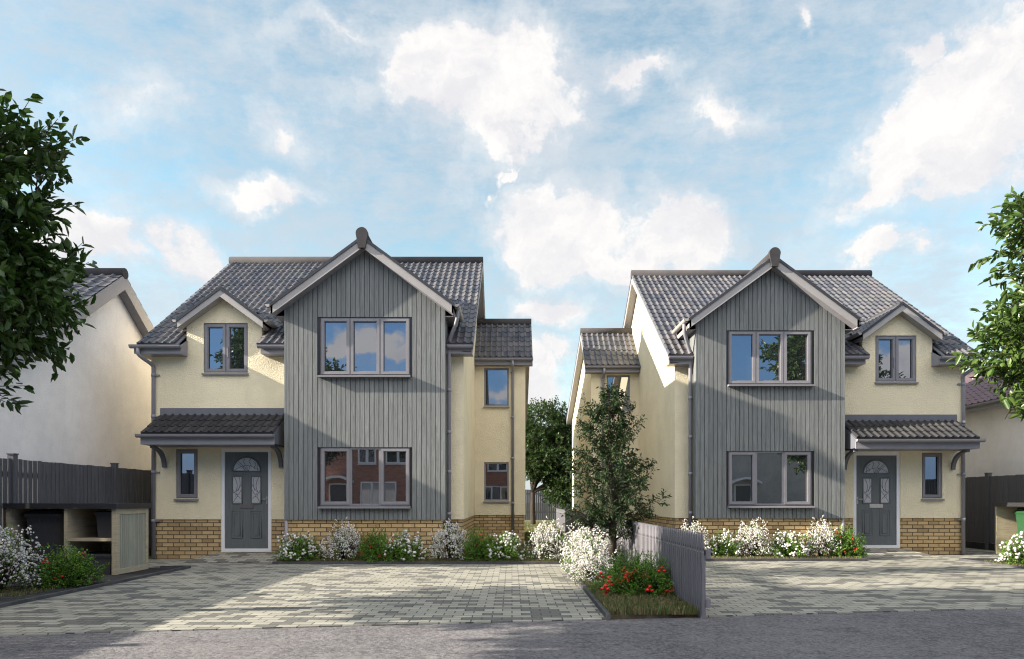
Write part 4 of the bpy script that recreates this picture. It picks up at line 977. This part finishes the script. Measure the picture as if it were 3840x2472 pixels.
def slim_tree():
    g=np.random.default_rng(51); root=empty('slim_tree',(1.62,11.0,.03)); tag(root,'slim young tree with fine dark leaves growing beside the picket fence','tree')
    t=MB(); t.tube([(0,0,-.03),(.0,0,.5),(-.015,.01,1.2),(-.04,.0,2.1),(-.06,0,2.95)],[.08,.066,.052,.03,.008],10)
    A=[];B=[]
    prof=lambda z:np.interp(z,[.55,.8,1.2,1.6,2.0,2.4,2.75,3.02],[.36,.62,.80,.72,.55,.46,.33,.08])
    for k in range(84):
        z=.66+2.26*(k/84)**1.05; a=k*2.399+g.normal(0,.3); L=prof(z+.15)*g.uniform(.6,1.12)
        x=-.06*z/3; p0=np.array([x,0,z-.12]); p1=np.array([x+L*math.cos(a),L*math.sin(a),z+.30*L+g.normal(0,.05)])
        pts=branch(t,p0,p1,.013*(1-.25*z),.003,g,4,.05,-.05)
        pts=np.array(pts); nt=int(10+18*L)
        for q in range(nt):
            f=g.uniform(.18,1)*4; i=min(3,int(f)); p=pts[i]+(pts[i+1]-pts[i])*(f-i)
            d=(pts[-1]-pts[0]); d=d/np.linalg.norm(d)+g.normal(0,.65,3)+np.array([0,0,-.1]); d/=np.linalg.norm(d)
            A.append(p); B.append(p+d*g.uniform(.08,.22))
    t.build('trunk',M['bark'],root)
    A=np.array(A);B=np.array(B); v,q,r=twigs_with_leaves(A,B,9,.058,.022,g,.45,True,.8,.012); tv,tq=twig_tubes(A,B,.003,.0012)
    V,Q,Mi,Rn=merge([(v,q,0,np.repeat(r,2)),(tv,tq,1,np.zeros(len(tq)))])
    fast_mesh('crown',V,Q,[M['leaf_fine'],M['bark']],Mi,Rn,parent=root)
slim_tree()

# ------------------------------------------------------------------ sky, sun, camera
F=2392*24/36.0; CX,HY=1196.0,1170.0
def sky():
    w=bpy.data.worlds.new('World'); SC.world=w; w.use_nodes=True; nt=w.node_tree; nt.nodes.clear()
    t=NT.__new__(NT); t.t=nt; t.out=t.n('ShaderNodeOutputWorld')
    sk=t.n('ShaderNodeTexSky',sky_type='NISHITA'); sk.sun_disc=False; sk.sun_elevation=R(21.7); sk.sun_rotation=SUNROT; sk.air_density=1.0; sk.dust_density=.6; sk.ozone_density=1.2
    g=t.n('ShaderNodeTexCoord').outputs['Generated']; sp=t.n('ShaderNodeSeparateXYZ'); t.l(g,sp.inputs[0])
    ay=t.math('ADD',t.math('ABSOLUTE',sp.outputs[1]),1.0)
    gx=t.math('DIVIDE',sp.outputs[0],ay); gz=t.math('DIVIDE',sp.outputs[2],ay)
    cb=t.n('ShaderNodeCombineXYZ'); t.l(gx,cb.inputs[0]); t.l(gz,cb.inputs[1]); G=cb.outputs[0]
    def st(x,y):
        d=Vector(((x-CX)/F,1,(HY-y)/F)).normalized(); return d.x/(1+d.y),d.z/(1+d.y)
    wz=t.n('ShaderNodeTexNoise'); t.l(G,wz.inputs['Vector']); wz.inputs['Scale'].default_value=9; wz.inputs['Detail'].default_value=6; wz.inputs['Roughness'].default_value=.62
    off=t.n('ShaderNodeVectorMath',operation='MULTIPLY_ADD'); t.l(wz.outputs['Color'],off.inputs[0]); off.inputs[1].default_value=(.16,.13,0); off.inputs[2].default_value=(-.08,-.065,0)
    ad=t.n('ShaderNodeVectorMath',operation='ADD'); t.l(G,ad.inputs[0]); t.l(off.outputs[0],ad.inputs[1]); GW=ad.outputs[0]
    dens=None
    for x,y,rx,ry,pw in CLOUDS:
        c=st(x,y); a=st(x+rx,y); b=st(x,y-ry)
        s1=t.n('ShaderNodeVectorMath',operation='SUBTRACT'); t.l(GW,s1.inputs[0]); s1.inputs[1].default_value=(c[0],c[1],0)
        s2=t.n('ShaderNodeVectorMath',operation='MULTIPLY'); t.l(s1.outputs[0],s2.inputs[0]); s2.inputs[1].default_value=(1/abs(a[0]-c[0]),1/abs(b[1]-c[1]),0)
        ln=t.n('ShaderNodeVectorMath',operation='LENGTH'); t.l(s2.outputs[0],ln.inputs[0])
        v=t.math('MULTIPLY',t.math('MAXIMUM',t.math('SUBTRACT',1.0,ln.outputs['Value']),0.0),pw)
        dens=v if dens is None else t.math('MAXIMUM',dens,v)
    n1=t.noise(GW,9,9,.60); n2=t.noise(G,4.2,8,.62,0,(1,1.5,1)); n3=t.noise(G,34,6,.72,.15,(1,2.4,1))
    o2=t.n('ShaderNodeVectorMath',operation='ADD'); t.l(GW,o2.inputs[0]); o2.inputs[1].default_value=(-.012,.016,0)
    n1b=t.noise(o2.outputs[0],9,9,.60); n4=t.noise(G,27,7,.66)
    dn=t.math('ADD',t.math('ADD',dens,t.math('MULTIPLY',t.math('SUBTRACT',n1,.5),1.35)),t.math('MULTIPLY',t.math('SUBTRACT',n4,.5),.5))
    cum=t.math('MAXIMUM',t.math('MULTIPLY',t.smooth(dn,-.12,.85),.85),t.smooth(dn,.24,.60))
    veil=t.math('MULTIPLY',t.smooth(t.math('ADD',t.math('MULTIPLY',n2,.6),t.math('MULTIPLY',n3,.4)),.33,.60),.80)
    low=t.smooth(sp.outputs[2],-.02,.30,.95,0.0)           # whiter towards the horizon
    sky_c=t.mix(1.0,sk.outputs[0],SKYTINT,'MULTIPLY')
    vcol=VEIL; ccol=t.mix(t.smooth(t.math('ADD',t.math('MULTIPLY',t.math('SUBTRACT',n1,n1b),4.0),n4),.0,.9),CLOUD_D,CLOUD_L)
    c=t.mix(t.math('MAXIMUM',t.math('MULTIPLY',veil,t.smooth(sp.outputs[1],-.3,.1,.45,1.0)),low),sky_c,vcol)
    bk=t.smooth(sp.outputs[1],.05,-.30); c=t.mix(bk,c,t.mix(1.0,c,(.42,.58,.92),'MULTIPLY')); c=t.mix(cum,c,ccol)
    # extra brightness added to the unseen sky behind the camera lifts shaded fronts
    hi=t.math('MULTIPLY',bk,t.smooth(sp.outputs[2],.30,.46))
    gain=t.math('ADD',1.0,t.math('MULTIPLY',hi,BACK_GAIN-1.0))
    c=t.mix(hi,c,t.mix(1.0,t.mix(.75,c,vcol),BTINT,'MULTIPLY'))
    # below the horizon: dull ground bounce
    c=t.mix(t.smooth(sp.outputs[2],-.06,-.005,1.0,0.0),c,(1.2,1.1,.95))
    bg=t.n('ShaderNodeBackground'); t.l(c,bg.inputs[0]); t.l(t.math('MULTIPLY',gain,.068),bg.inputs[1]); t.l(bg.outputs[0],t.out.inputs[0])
SUND=Vector((1,.15,-.4)).normalized()                   # travel of the light
SUNROT=math.atan2(-SUND.x,-SUND.y)
SKYTINT=(1.4,1.53,1.26); VEIL=(3.0,3.35,3.7); CLOUD_D=(4.0,3.97,4.12); CLOUD_L=(4.85,4.75,4.65); BACK_GAIN=3.6; BTINT=(1.2,1.0,.80)
CLOUDS=[(865,828,120,45,1.5),(950,858,60,30,1.4),(2090,850,90,50,1.5),(1160,905,60,30,1.0),(1125,190,300,330,1.35),(1060,60,170,150,.9),(1140,345,200,100,.85),(2260,270,400,300,1.5),(2120,410,210,110,1.0),(2110,150,130,120,.9),(1330,540,200,170,1.25),(1560,560,190,170,1.3),(1440,610,260,80,1.1),(1330,480,50,90,1.0),
 (610,445,170,80,1.0),(650,290,120,80,.55),(280,590,190,100,1.05),(490,640,80,90,1.0),(1480,150,180,70,.85),(1740,220,140,90,.6),(2110,590,120,45,1.0),(1290,730,130,70,1.0),(1175,418,36,50,1.1),(1260,900,90,120,1.0),(1890,25,40,60,.8),(1300,840,80,40,.9),(150,640,220,90,.8),(840,60,200,60,.5),(330,210,260,110,.45)]
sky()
sl=bpy.data.lights.new('sun','SUN'); sl.energy=5.0; sl.angle=R(.55); sl.color=(1,.90,.74)
so=bpy.data.objects.new('sun',sl); COL.objects.link(so); so.rotation_euler=SUND.to_track_quat('-Z','Y').to_euler(); so.location=(-20,0,20)
cam=bpy.data.cameras.new('camera'); cam.lens=24; cam.sensor_width=36; cam.shift_y=(HY-770)/2392; cam.clip_end=2000; cam.clip_start=.05
co=bpy.data.objects.new('camera',cam); COL.objects.link(co); co.location=(0,0,1.2); co.rotation_euler=(R(90),0,0); SC.camera=co
SC.view_settings.view_transform='Standard'; SC.view_settings.look='None'; SC.view_settings.exposure=EXPO; SC.view_settings.gamma=1
SC.cycles.filter_width=1.15; SC.cycles.max_bounces=6; SC.cycles.transparent_max_bounces=8
